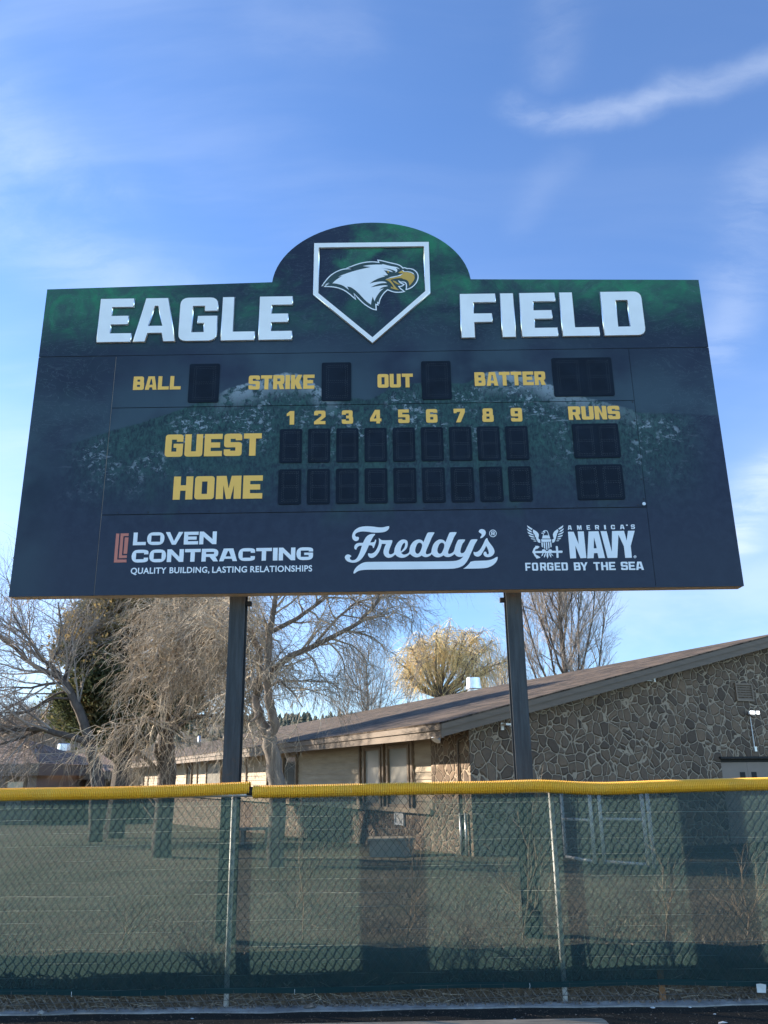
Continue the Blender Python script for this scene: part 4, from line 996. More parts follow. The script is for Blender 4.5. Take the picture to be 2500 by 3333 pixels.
# conduits and pipes
s, z = hit(1467, 2500, 0)
t_, z_ = hit(1494, 2450, 1)
cd = MB(); cd.tube([B(-.03, t_, ZG), B(-.03, t_, 2.25), B(-.03, t_-.05, 2.33), B(-.03, t_-.35, 2.38)], .022, 8)
tag(cd.build('conduit_pipe', M['fascia'], None, True, B(-.03, t_, 0)), 'thin brown pipe climbing the sunlit stone corner pier', 'pipe')
for k, px in enumerate((1505, 1522)):
    t_, _ = hit(px, 2650, 1); dp = MB(); dp.tube([B(-.05, t_, -.05), B(-.05, t_, .84)], .03, 8)
    tag(dp.build('standpipe', M['galv'], None, True, B(-.05, t_, 0)), ('left' if k == 0 else 'right')+' one of two short pipes at the foot of the stone corner', 'pipe', 'standpipes at the corner')
# bell-shaped floodlight under the eave corner
t_, z_ = hit(1424, 2395, 1)
c = P(1424, 2397, 17.6)
FL = fix('eave_floodlight', 'ribbed silver bell floodlight hanging under the eave corner', 'floodlight', c)
ax = Vector((-.45, -.35, -.85)).normalized()
b_ = MB(); pr = [(0, .03), (.03, .055), (.06, .06), (.14, .075), (.20, .095), (.215, .105), (.225, .10)]
b_.tube([c-ax*.13+ax*a for a, r_ in pr], [r_ for a, r_ in pr], 14); hd = b_.build('lamp_housing', M['silver'], FL)
b_ = MB(); b_.tube([c+ax*.085, c+ax*.09], .085, 14); b_.build('lens', M['glass'], hd)
b_ = MB(); b_.tube([c-ax*.13, c-ax*.17+UP*.03, Vector((c.x+.02, c.y+.05, ZEAVE-.12))], .014, 6); b_.build('mount_arm', M['galv'], FL)
# white security camera on the stone
s, z = hit(1640, 2364, 0); c = B(s, 0, z)
SC = fix('security_camera', 'white dome security camera on bracket beside the steel post', 'camera', c)
b_ = MB(); b_.obox(B(s-.09, -.04, z-.08), Gd, UP, Wd, .07, .15, .04); b_.obox(B(s-.07, -.20, z+.01), Gd, UP, Wd, .05, .045, .16); b_.obox(B(s-.02, -.20, z+.01), Gd, UP, Wd, .12, .04, .05); b_.build('bracket', M['plastic'], SC)
b_ = MB(); q = B(s+.12, -.17, z-.0)
b_.tube([q+UP*.05, q+UP*.04, q-UP*.02], [.03, .06, .062], 14); b_.build('camera_housing', M['plastic'], SC)
b_ = MB(); b_.tube([q-UP*.02, q-UP*.05, q-UP*.07], [.055, .042, .012], 14); b_.build('dome', M['glass'], SC, True)
# twin-head lit floodlight with its conduit
s, z = hit(2440, 2322, 0); c = B(s, 0, z)
TL = fix('twin_floodlight', 'twin-head lit white floodlight above the double door', 'floodlight', c)
for dx, wd_ in ((-.16, .17), (.05, .12)):
    b_ = MB(); o = B(s+dx, -.16, z-.03); b_.obox(o, Gd, UP, Wd, wd_, .08, .05); h_ = b_.build('lamp_head', M['plastic'], TL)
    b_ = MB(); b_.obox(o-Wd*.004+Gd*.008+UP*.006, Gd, UP, Wd, wd_-.016, .068, .003); b_.build('lens', M['lamp'], h_)
b_ = MB(); b_.obox(B(s-.06, -.105, z-.07), Gd, UP, Wd, .12, .05, .105); b_.build('base_plate', M['door'], TL)
s2, z2 = hit(2452, 2432, 0)
b_ = MB(); b_.tube([B(s-.03, -.03, z-.06), B(s-.03, -.03, z2)], .011, 6); b_.build('conduit', M['plastic'], TL)
b_ = MB(); b_.obox(B(s-.06, -.055, z2-.10), Gd, UP, Wd, .08, .11, .055); b_.build('junction_box', M['galv'], TL)
# short pipe rack under the rake
s0, z0_ = hit(2061, 2215, 0); s1, z1_ = hit(2121, 2206, 0)
PR = fix('pipe_rack', 'pair of short white pipes fixed under the sloping gable fascia', 'pipe', B(s0, 0, z0_))
for k in (0, 1):
    b_ = MB(); b_.tube([B(s0, -.06-.02*k, z0_+.05*k), B(s1, -.06-.02*k, z0_+.05*k+.012)], .014, 8); b_.build('pipe', M['plastic'], PR, True)
b_ = MB(); b_.obox(B(s1-.03, -.10, z0_-.02), Gd, UP, Wd, .06, .14, .09); b_.build('bracket', M['plastic'], PR)
# silver roof ventilator and small vent pipe on the roof
t = 8.5; rr_ = None
best = None
for k in range(400):
    t = 2+k*.1; q = R_(RIDGE-.3, t); dx = (q.x*VR.x+q.y*VR.y+(q.z-CAM_H)*VR.z)/(q.x*VF.x+q.y*VF.y+(q.z-CAM_H)*VF.z)*FPX+1250
    if best is None or abs(dx-1508) < best[0]: best = (abs(dx-1508), t)
q = R_(RIDGE+.25, best[1]); kx = q.y/18.0
RV = thing('roof_ventilator', q, 'large round silver ventilator on the main building ridge', 'vent', 'roof vents')
sc_ = q.y*17.8/FPX
b_ = MB(); b_.tube([q-UP*.3, q+UP*sc_*.35], sc_*1.15, 24); b_.build('curb', M['silver'], RV, True)
b_ = MB(); pr = [(.25, 1.0), (.55, 1.0), (.56, 1.38), (.72, 1.42), (1.15, 1.40), (1.17, 1.28), (2.6, 1.22), (2.65, 1.05)]
b_.tube([q+UP*sc_*a for a, r_ in pr], [sc_*r_ for a, r_ in pr], 28); b_.build('drum', M['silver'], RV)
v0 = P(650, 2412, 1); 
def on_roof(px, py):
    d = ray(px, py); cam_ = Vector((0, 0, CAM_H)); nrm = (R_(1, 0)-R_(0, 0)).cross(Wd).normalized(); p0 = R_(0, 0)
    return cam_+d*((p0-cam_).dot(nrm)/d.dot(nrm))
q = on_roof(648, 2431)
b_ = MB(); hgt = q.y*34/FPX; b_.tube([q-UP*.1, q+UP*hgt], q.y*5/FPX, 12)
tag(b_.build('vent_pipe', M['silver'], None, True, q), 'small pale vent pipe low on the sunlit shingle slope', 'vent', 'roof vents')

# ================================================================== LOW WINGS AT LEFT
LW = thing('shingled_wing', P(60, 2560, 50), 'low brown wing with hipped shingle roof at far left', 'building')
M['shingle2'] = m_shingle('reddish_brown_shingles', (.10, .068, .055), (.185, .13, .105), (1, 0))
a0, a1, a2 = P(-260, 2490, 50), P(126, 2484, 50), P(126, 2524, 50)
r0, r1 = P(-260, 2412, 55), P(82, 2405, 55)
b_ = MB(); b_.quad(a0, a1, r1, r0); b_.quad(a1, Vector((a1.x+.4, 62, a1.z)), r1); b_.build('roof', M['shingle2'], LW)
b_ = MB(); b_.box((a0.x, 49.95, a2.z), (a1.x+.05, 50.05, a1.z-.01)); b_.box((a1.x-.05, 50.05, a2.z), (a1.x+.05, 61, a1.z-.01)); b_.box((a0.x, 49.9, a1.z-.55), (a1.x+.08, 49.948, a1.z-.005)); b_.build('fascia', M['fascia'], LW)
b_ = MB(); b_.box((a0.x, 51.2, -3), (a1.x-.5, 51.4, a2.z+.1)); b_.box((a1.x-.7, 51.4, -3), (a1.x-.5, 61, a2.z+.1)); b_.build('wall', M['door'], LW)
wl_, wr_ = P(27, 2545, 51.15), P(67, 2640, 51.15)
b_ = MB(); b_.box((wl_.x-.15, 51.14, wr_.z), (wr_.x+.15, 51.19, wl_.z+.15)); wo = b_.build('window', M['trim'], LW)
b_ = MB(); b_.box((wl_.x, 51.10, wr_.z+.1), (wr_.x, 51.135, wl_.z)); b_.build('pane', M['blind'], wo)
BW = thing('shaded_wing', P(260, 2560, 58), 'dark shaded low wing between the hipped wing and the long building', 'building')
c0, c1, d0, d1 = P(124, 2515, 58), P(470, 2508, 58), P(124, 2470, 64), P(420, 2440, 64)
c0.z = c1.z = (c0.z+c1.z)/2; d0.z = d1.z = P(300, 2452, 64).z
b_ = MB(); b_.quad(c0, c1, d1, d0); b_.build('roof', M['shingle2'], BW)
b_ = MB(); b_.box((c0.x, 57.9, c0.z-.5), (c1.x, 58.05, c0.z-.02)); b_.build('fascia', M['trim'], BW)
b_ = MB(); b_.box((c0.x, 59.5, -3), (c1.x, 59.8, c0.z+.2)); b_.build('wall', M['trim'], BW)
q = P(203, 2483, 61); u_ = 61/FPX
SV = thing('stack_vent', q, 'tall silver vent stack with wide cap on the shaded wing', 'vent', 'roof vents')
b_ = MB(); b_.tube([q-UP*.5, q+UP*36*u_], 7*u_, 14); b_.build('pipe', M['silver'], SV, True)
b_ = MB(); b_.tube([q+UP*34*u_, q+UP*36*u_, q+UP*56*u_, q+UP*58*u_], [16*u_, 19*u_, 19*u_, 16*u_], 18); b_.build('cap', M['silver'], SV)
q = P(138, 2478, 62); SV = thing('stack_vent', q, 'short silver vent with flat cap beside the hipped roof', 'vent', 'roof vents')
b_ = MB(); b_.tube([q-UP*.6, q+UP*22*u_], 5*u_, 12); b_.build('pipe', M['silver'], SV, True)
b_ = MB(); b_.tube([q+UP*22*u_, q+UP*30*u_], 10*u_, 14); b_.build('cap', M['silver'], SV)

# ================================================================== FIELD OBJECTS BEHIND THE SCREEN
def gate(name, label, a, b, h, rails, posts=True, group='chain link sections by the stone wall'):
    a, b = Vector(a), Vector(b); T = thing(name, a, label, 'gate' if 'gate' in name else 'fence', group)
    d = (b-a); L = d.length; d.normalize()
    for q in (a, b):
        m = MB(); m.tube([q, q+UP*h], .032, 10); m.build('frame_post', M['pipe'], T, True)
    for z in rails:
        m = MB(); m.tube([a+UP*z, b+UP*z], .026, 8); m.build('rail', M['pipe'], T, True)
    m = MB(); pw_, ph_ = .08, .09; n = int(L/(pw_/2)); nzz = int((h-.05)/ph_*2)
    for k in range(n):
        m.tube([a+d*(k*pw_/2+(pw_/4 if (j+k) % 2 == 0 else -pw_/4)+pw_/4)+UP*(.05+j*ph_/2) for j in range(nzz+1)], .0028, 3, False)
    m.build('chain_link_mesh', M['wire'], T)
    return T
gA, gB = P(1842, 2790, 16.4), P(1938, 2822, 15.1); gC, gD = P(1968, 2812, 15.1), P(2112, 2832, 14.3)
for v in (gA, gB, gC, gD): v.z = ground_z(v.y)+.04
gate('side_fence', 'narrow chain link fence panel beside the open gate', gA, gB, 1.25, (.03, .68, 1.22))
gate('chain_link_gate', 'chain link gate leaf with mid rail standing before the stone wall', gC, gD, 1.28, (.03, .70, 1.25))
e0, e1 = P(2132, 2834, 14.2), P(2290, 2860, 13.4)
for v in (e0, e1): v.z = ground_z(v.y)+.02
e2 = e1+(e1-e0)*2.6; e2.z = ground_z(e2.y)
gate('side_fence', 'long chain link fence panel running right from the gate', e0, e2, 1.25, (1.22,))
q = P(1275, 2776, 18.3); gzq = ground_z(18.3)
UB = thing('utility_box', (q.x, 18.3, gzq), 'low pale concrete utility box on the lawn before the building', 'utility box')
b_ = MB(); b_.prism([(q.x-.46, gzq-.05), (q.x+.46, gzq-.05), (q.x+.45, gzq+.30), (q.x-.45, gzq+.30)], 18.3, 18.9); b_.build('body', M['boxconc'], UB)
b_ = MB(); b_.box((q.x-.48, 18.27, gzq+.302), (q.x+.48, 18.93, gzq+.345)); b_.build('lid', M['boxconc'], UB)
q = P(830, 2728, 24); q.z = ground_z(24)
PB = thing('picnic_bench', q, 'pale low bench on the lawn behind the left steel post', 'bench')
b_ = MB(); b_.box((q.x-.45, 23.9, q.z+.36), (q.x+.45, 24.25, q.z+.42)); b_.build('seat', M['boxconc'], PB)
for s_ in (-1, 1):
    b_ = MB(); b_.box((q.x+s_*.33-.05, 23.95, q.z-.1), (q.x+s_*.33+.05, 24.2, q.z+.358)); b_.build('leg', M['boxconc'], PB)

# ---- generic branching
def wander(p, d, L, n, wob, trop, R):
    pts = [Vector(p)]; d = d.normalized()
    for k in range(n):
        d = (d+Vector((R.gauss(0, wob), R.gauss(0, wob), R.gauss(0, wob)+trop))).normalized()
        pts.append(pts[-1]+d*(L/n))
    return pts
def branch(acc, p, d, L, r, lv, cfg, R):
    c = cfg[lv]; n = c.get('seg', 4)
    pts = wander(p, d, L, n, c.get('wob', .15), c.get('trop', 0), R)
    tip = c.get('tip', .35); rad = [r*(1-(1-tip)*k/n) for k in range(n+1)]
    acc[c.get('to', 1)].tube(pts, rad, c.get('sides', 3), False)
    if lv+1 < len(cfg):
        kids(acc, pts, rad, L, lv+1, cfg, R)
def kids(acc, pts, rad, L, lv, cfg, R, lo=.2):
    c = cfg[lv]; n = c['n'] if L is None else max(1, int(c['n']*(L if c.get('perm') else 1)+R.random()))
    for k in range(n):
        u = lo+(1-lo)*(k+R.random())/n; f_ = u*(len(pts)-1); i = min(int(f_), len(pts)-2); fr = f_-i
        p = pts[i].lerp(pts[i+1], fr); ax = (pts[i+1]-pts[i]).normalized()
        side = ax.cross(Vector((R.gauss(0, 1), R.gauss(0, 1), R.gauss(0, 1)))).normalized()
        a = R.uniform(*c.get('ang', (.5, 1.1)))
        d = ax*math.cos(a)+side*math.sin(a)+Vector(c.get('bias', (0, 0, 0)))
        branch(acc, p, d, c['len']*R.uniform(.6, 1.25), min(rad[i]*.7, c['r']), lv, cfg, R)
def bare_tree(name, label, base, limbs, cfg, m_trunk, m_twig, seed, group=None, thin=None):
    """limbs: (points, radii) polylines that make the trunk and main boughs; twigs grow from them by cfg."""
    R = random.Random(seed); T = thing(name, base, label, 'tree', group); acc = {0: MB(), 1: MB()}
    for pts, r0, r1, twl in limbs:
        pts = [Vector(p) for p in pts]
        # resample with a little waviness
        fine = []
        for a, b in zip(pts, pts[1:]):
            for k in range(3): fine.append(a.lerp(b, k/3)+(Vector((R.gauss(0, .012), R.gauss(0, .012), 0))*(r0/.1) if k else Vector((0, 0, 0))))
        fine.append(pts[-1]); n = len(fine)
        rad = [r0+(r1-r0)*k/(n-1) for k in range(n)]
        acc[0].tube(fine, rad, 8)
        if twl is not None: kids(acc, fine, rad, sum((b-a).length for a, b in zip(fine, fine[1:])), 0, cfg, R, twl)
    acc[0].build('trunk', m_trunk, T, True); acc[1].build('crown', m_twig, T)
    return T
def px_limb(pl, Y, dy=0.): return [P(x, y, Y+dy*k/(len(pl)-1)) for k, (x, y) in enumerate(pl)]

# D: near forked tree with hanging twigs, behind the left post
Y = 16.0; g0 = P(905, 2600, Y); g0.z = ground_z(Y)-.2
cfgD = [dict(n=5.5, perm=1, len=1.15, r=.022, ang=(.4, 1.2), seg=6, sides=4, wob=.20, trop=-.03, to=1),
        dict(n=9, len=.75, r=.008, ang=(.4, 1.2), seg=6, wob=.25, trop=-.13, bias=(0, 0, -.15)),
        dict(n=6, len=.42, r=.0042, ang=(.4, 1.1), seg=4, wob=.25, trop=-.14, tip=.6, bias=(0, 0, -.2))]
limbsD = [([g0]+px_limb([(902, 2546), (884, 2444), (874, 2392)], Y), .17, .13, None),
          (px_limb([(874, 2395), (842, 2337), (832, 2280), (846, 2200), (840, 2110), (800, 2010), (770, 1920), (740, 1820)], Y, .6), .10, .03, .25),
          (px_limb([(878, 2395), (896, 2362), (877, 2292), (868, 2229), (871, 2140), (876, 2058), (892, 1976), (905, 1880), (900, 1780)], Y, -.5), .105, .03, .3),
          (px_limb([(870, 2225), (890, 2178), (947, 2134), (1016, 2106), (1092, 2068), (1168, 2027), (1225, 1963), (1250, 1915), (1270, 1860)], Y, -.4), .075, .016, .25),
          (px_limb([(876, 2060), (966, 2014), (1054, 1950), (1110, 1880), (1150, 1800)], Y, .6), .05, .015, .2),
          (px_limb([(1016, 2106), (1100, 2010), (1160, 1960), (1250, 1940), (1330, 1950)], Y, .8), .03, .01, .2),
          (px_limb([(869, 2240), (909, 2216), (953, 2254), (985, 2300)], Y, -.6), .03, .008, .2),
          (px_limb([(836, 2260), (790, 2180), (760, 2090), (730, 2030), (690, 1990)], Y, -.3), .045, .012, .15),
          (px_limb([(842, 2330), (815, 2350), (775, 2330), (740, 2350)], Y, -.5), .03, .008, .2)]
bare_tree('bare_tree', 'forked bare tree with drooping twigs directly behind the left steel post', g0, limbsD, cfgD, M['bark_grey'], M['twig'], 11, 'bare trees around the building')

# C: thick trunk with a dense mass of hanging twigs
Y = 19.0; g0 = P(540, 2600, Y); g0.z = ground_z(Y)-.2
cfgC = [dict(n=6.0, perm=1, len=1.4, r=.025, ang=(.4, 1.3), seg=6, sides=4, wob=.22, trop=-.02),
        dict(n=11, len=.87, r=.009, ang=(.4, 1.3), seg=6, wob=.25, trop=-.12, bias=(0, 0, -.12)),
        dict(n=7, len=.52, r=.0052, ang=(.4, 1.2), seg=4, wob=.25, trop=-.16, tip=.6, bias=(0, -.1, -.3))]
limbsC = [([g0]+px_limb([(541, 2551), (542, 2442), (542, 2388)], Y), .215, .18, None),
          (px_limb([(540, 2395), (535, 2280), (575, 2117), (620, 1981), (640, 1860), (660, 1750)], Y, .7), .13, .04, .25),
          (px_limb([(548, 2395), (575, 2370), (624, 2334), (680, 2330), (727, 2325)], Y, -.5), .07, .03, .25),
          (px_limb([(530, 2400), (515, 2361), (490, 2335), (465, 2345), (445, 2390)], Y, -1.2), .07, .015, .2),
          (px_limb([(548, 2385), (610, 2260), (690, 2190), (750, 2160), (800, 2120)], Y, -1.0), .09, .025, .2),
          (px_limb([(535, 2330), (525, 2250), (520, 2200), (520, 2160), (515, 2130)], Y, -1.0), .08, .02, .2),
          (px_limb([(555, 2200), (580, 2100), (575, 2010), (570, 1950)], Y, .5), .07, .02, .2),
          (px_limb([(575, 2115), (650, 2040), (700, 1990), (740, 1900)], Y, -.6), .07, .02, .2),
          (px_limb([(538, 2350), (580, 2180), (640, 2100), (690, 2080)], Y, -2.0), .06, .02, .2),
          (px_limb([(535, 2540), (505, 2500), (465, 2462), (440, 2430)], Y, -.2), .06, .03, None),
          (px_limb([(528, 2530), (512, 2460), (508, 2420)], Y, -.25), .07, .04, None)]
bare_tree('bare_tree', 'thick-trunked bare tree with a dense mass of hanging twigs', g0, limbsC, cfgC, M['bark_dark'], M['twig'], 12, 'bare trees around the building')

# A: spreading bare tree at the left edge
Y = 27.0; g0 = P(321, 2600, Y); g0.z = ground_z(Y)-.2
cfgA = [dict(n=3.2, perm=1, len=2.3, r=.035, ang=(.3, .9), seg=6, sides=4, wob=.12, trop=.01),
        dict(n=9, len=1.2, r=.013, ang=(.3, 1.0), seg=5, wob=.16, trop=.01),
        dict(n=7, len=.65, r=.0065, ang=(.3, .9), seg=4, wob=.16, trop=.0, tip=.6)]
limbsA = [([g0]+px_limb([(319, 2555), (304, 2466), (291, 2423)], Y), .22, .17, None),
          (px_limb([(293, 2430), (266, 2408), (228, 2397), (177, 2385), (142, 2373), (89, 2373), (38, 2378), (-40, 2373), (-120, 2380)], Y, -.6), .12, .04, .3),
          (px_limb([(135, 2374), (109, 2385), (76, 2400), (0, 2423), (-80, 2440)], Y, -.6), .06, .03, .3),
          (px_limb([(296, 2425), (273, 2352), (253, 2302), (235, 2264), (215, 2226), (197, 2205)], Y), .16, .11, .3),
          (px_limb([(197, 2207), (152, 2188), (114, 2168), (89, 2150), (50, 2110), (10, 2085), (-50, 2030)], Y, .6), .09, .03, .1),
          (px_limb([(198, 2206), (165, 2165), (142, 2150), (110, 2105), (70, 2050), (40, 1990)], Y, -.5), .075, .02, .1),
          (px_limb([(205, 2222), (152, 2226), (100, 2239), (30, 2236), (-40, 2240)], Y, -.5), .05, .015, .15),
          (px_limb([(220, 2248), (190, 2256), (152, 2277), (114, 2302), (76, 2317), (20, 2330)], Y, .4), .045, .015, .15),
          (px_limb([(230, 2274), (180, 2272), (150, 2285), (100, 2315), (40, 2330)], Y, -.3), .04, .015, .15),
          (px_limb([(210, 2215), (225, 2150), (235, 2060), (260, 1980)], Y, .5), .06, .02, .15),
          (px_limb([(150, 2186), (190, 2120), (200, 2030), (190, 1960)], Y, -.4), .04, .015, .1)]
bare_tree('bare_tree', 'spreading bare tree with long low bough at the left edge', g0, limbsA, cfgA, M['bark_dark'], M['twig_grey'], 13, 'bare trees around the building')

# H: tall bare tree behind the roof at right; E: small one; birch
def auto_tree(name, label, base, H_, spread, seed, cfg, m1, m2, rt, nb=9, group='bare trees around the building', lean=0.):
    R = random.Random(seed); limbs = []
    tr = [Vector(base)+Vector((lean*k/6+R.gauss(0, .012)*H_*.3, R.gauss(0, .05), H_*k/6)) for k in range(7)]
    limbs.append((tr, rt, rt*.15, .35))
    for k in range(nb):
        u = .22+.60*k/nb; f_ = u*6; i = int(f_); p = tr[i].lerp(tr[i+1], f_-i)
        a = 2*PI*k*.382+R.uniform(-.3, .3); L = H_*(1-u)*R.uniform(.75, 1.0)+.10*H_
        hd = Vector((math.cos(a), math.sin(a)*.8, 0))*spread; pts = [p]
        for j in range(1, 6):
            w_ = j/5; pts.append(p+hd*L*(.62*w_**.8)+UP*L*(.35*w_+.55*w_*w_)+Vector((R.gauss(0, .05), R.gauss(0, .05), 0)))
        limbs.append((pts, rt*.36*(1-u*.5), rt*.06, .15))
    return bare_tree(name, label, base, limbs, cfg, m1, m2, seed, group)
Y = 52.0; b0 = P(1855, 2400, Y); b0.z = ground_z(Y)
cfgH = [dict(n=1.5, perm=1, len=2.2, r=.035, ang=(.25, .7), seg=5, sides=4, wob=.08, trop=.06),
        dict(n=7, len=1.4, r=.015, ang=(.25, .7), seg=5, wob=.1, trop=.05), dict(n=5, len=.85, r=.008, ang=(.25, .7), seg=3, wob=.12, trop=.03, tip=.6)]
auto_tree('bare_tree', 'tall upright bare tree rising behind the roof right of the right post', b0, 17.0, .44, 21, cfgH, M['bark_dark'], M['twig_grey'], .30, 17)
Y = 48.0; b0 = P(1196, 2400, Y); b0.z = ground_z(Y)
cfgE = [dict(n=2.2, perm=1, len=1.6, r=.03, ang=(.3, .8), seg=5, wob=.1, trop=.05), dict(n=7, len=1.0, r=.014, ang=(.3, .8), seg=4, wob=.12, trop=.04), dict(n=5, len=.6, r=.008, ang=(.3, .8), seg=3, wob=.12, trop=.02, tip=.6)]
auto_tree('bare_tree', 'small bare tree showing above the roof left of the golden willow', b0, 8.6, .62, 22, cfgE, M['bark_grey'], M['twig_far'], .18, 10)
Y = 66.0; b0 = P(1640, 2400, Y); b0.z = ground_z(Y)
auto_tree('birch_tree', 'slim white-stemmed bare tree between the willow and right post', b0, 11.0, .35, 23, cfgE, M['birch'], M['twig_far'], .20, 9)
b0 = P(1590, 2400, Y+3); b0.z = ground_z(Y)
auto_tree('birch_tree', 'second slim pale bare tree half hidden behind the willow', b0, 9.5, .35, 24, cfgE, M['birch'], M['twig_far'], .16, 8)

# F: golden willow
def willow():
    Y = 58.0; R = random.Random(31); b0 = P(1425, 2400, Y); b0.z = ground_z(Y)
    T = thing('willow_tree', b0, 'golden yellow weeping willow standing behind the shingle roof', 'tree'); tr, crn = MB(), MB()
    fork = P(1428, 2270, Y); tr.tube([b0, b0.lerp(fork, .5)+Vector((.1, 0, 0)), fork], [.4, .33, .28], 8)
    tips = [(1300, 2150), (1330, 2105), (1375, 2075), (1420, 2055), (1470, 2045), (1520, 2050), (1565, 2065), (1605, 2095), (1640, 2150), (1355, 2150), (1440, 2110), (1500, 2100), (1550, 2120), (1310, 2200), (1590, 2170)]
    for k, (x, y) in enumerate(tips):
        for rep in range(2):
            yy = Y+R.uniform(-3.2, 3.2); e = P(x+R.uniform(-14, 14), y+R.uniform(-10, 14), yy)
            mid = fork.lerp(e, .5)+Vector((R.uniform(-.3, .3), 0, R.uniform(-.5, .1)))
            pts = [fork, fork.lerp(mid, .5)+UP*R.uniform(-.1, .2), mid, mid.lerp(e, .5)+UP*.25, e]
            tr.tube(pts, [.13, .10, .07, .045, .02], 5, False)
            for j in range(30):
                u = R.uniform(.5, 1.0)*4; i = min(int(u), 3); p = pts[i].lerp(pts[i+1], u-i)
                d = Vector((R.gauss(0, .6), R.gauss(0, .6), R.uniform(.0, .7)))
                q = wander(p, d, R.uniform(.5, 1.2), 3, .2, -.1, R); tr.tube(q, [.02, .015, .012, .008], 3, False)
                for n in range(3):
                    st = q[R.randint(1, 3)]; crn.tube(wander(st, Vector((R.gauss(0, .45), R.gauss(0, .45), R.uniform(-.6, .3))), R.uniform(.7, 2.0), 5, .10, -.30, R), [.013, .012, .011, .010, .008, .007], 3, False)
    tr.build('trunk', M['bark_grey'], T, True); crn.build('crown', M['willow'], T)
willow()

# B: juniper behind the two left bare trees
def juniper():
    Y = 29.5; R = random.Random(41); b0 = P(380, 2600, Y); b0.z = ground_z(Y)
    T = thing('juniper_tree', b0, 'large dark evergreen with sunlight painted into golden-brown tips behind the left bare trees', 'tree'); tr, crn = MB(), MB()
    topp = P(430, 1800, Y); tr.tube([b0, b0.lerp(topp, .5)+Vector((.3, 0, 0)), topp], [.35, .25, .05], 8)
    # boughs reach to a traced outline
    outl = [(215, 2345), (200, 2300), (300, 2290), (260, 2220), (210, 2130), (225, 2080), (255, 2030), (290, 1980), (320, 1930), (350, 1860), (420, 1800), (520, 1850), (600, 1900), (660, 1960), (700, 2040), (690, 2130), (670, 2220), (640, 2300), (560, 2360), (460, 2390), (380, 2400), (320, 2390), (270, 2370)]
    cen = (450, 2130)
    for k in range(640):
        ox, oy = outl[R.randrange(len(outl))]; w_ = R.uniform(.25, 1.0)**.6
        x, y = cen[0]+(ox-cen[0])*w_+R.uniform(-16, 16), cen[1]+(oy-cen[1])*w_+R.uniform(-18, 18)
        c = P(x, y, Y+R.uniform(-2.2, 2.2)*math.sqrt(max(.05, 1-w_*w_*.8)))
        st = Vector((b0.x+.2, Y, max(c.z-1.2, b0.z+1.2))); tr.tube([st, st.lerp(c, .6)-UP*.1, c], [.06, .035, .012], 4, False)
        out = (c-st); out.z *= .3; out = out.normalized() if out.length > .01 else Vector((1, 0, 0))
        rad = R.uniform(.35, .75)
        for n in range(120):
            p = c+Vector((R.gauss(0, .5), R.gauss(0, .5), R.gauss(0, .38)))*rad
            d = (out*.6+UP*R.uniform(-.1, .9)+Vector((R.gauss(0, .6), R.gauss(0, .6), R.gauss(0, .4)))).normalized()
            s = d.cross(Vector((R.gauss(0, 1), R.gauss(0, 1), R.gauss(0, 1)))).normalized(); L = R.uniform(.10, .26); wd_ = L*R.uniform(.12, .26)
            crn.quad(p-s*wd_*.5, p+d*L*.5-s*wd_, p+d*L, p+d*L*.5+s*wd_)
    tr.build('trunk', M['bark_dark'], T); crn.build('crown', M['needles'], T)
juniper()

# distant bare poplars and the wooded ridge at left
cfgP = [dict(n=1.3, perm=1, len=2.0, r=.05, ang=(.2, .55), seg=4, wob=.08, trop=.1), dict(n=7, len=1.3, r=.028, ang=(.2, .6), seg=3, wob=.1, trop=.06), dict(n=4, len=.8, r=.018, ang=(.2, .6), seg=2, wob=.1, trop=.04, tip=.7)]
pop = auto_tree('poplar_tree', 'hazy tan bare poplar in the row on the far left', P(60, 2500, 95), 9.5, .24, 51, cfgP, M['twig_far'], M['twig_far'], .2, 12, 'bare poplars far behind the left wing')
R = random.Random(5)
lab = ['slim hazy bare poplar above the hipped roof corner', 'hazy tan bare poplar behind the silver vent stack', 'tall hazy bare poplar just left of the leaning trunk', 'pale bare poplar behind the low spreading bough', 'hazy bare poplar seen under the evergreen', 'far bare poplar beyond the long roof left of the forked tree', 'pale bare poplar at the left picture edge', 'low hazy bare poplar right of the hipped roof']
for k, (px, y_, s_) in enumerate([(118, 90, .95), (190, 96, 1.0), (245, 92, 1.1), (150, 102, 1.15), (330, 100, .9), (760, 110, .85), (8, 98, 1.0), (90, 105, 1.1)]):
    c = copy_tree(pop); q = P(px, 2500, y_); c.location = (q.x, y_, ground_z(y_)-.3); c.rotation_euler = (0, 0, R.uniform(0, 6)); c.scale = (s_*1.1, s_*1.1, s_)
    c['label'] = lab[k]
pop.location.z = ground_z(90)-.3
hill = MB(); R = random.Random(6); hx = [-700+i*20 for i in range(71)]; rows = [(260, 0), (330, .35), (420, .75), (520, 1.0), (640, .9)]
def hz(x): 
    e = 4.1+.8*math.sin(x*.006+1.2)+.35*math.sin(x*.021)-max(0, (x+60))*.012
    return max(.3, e)
hg = [[(x, y, -2+(520*math.tan(math.radians(hz(x)))-2)*k+R.uniform(-1, 1)*k) for x in hx] for y, k in rows]
for i in range(len(rows)-1):
    for j in range(len(hx)-1): hill.quad(hg[i][j], hg[i][j+1], hg[i+1][j+1], hg[i+1][j])
tag(hill.build('hills', M['hill'], None, True), kind='structure')
fo = MB()
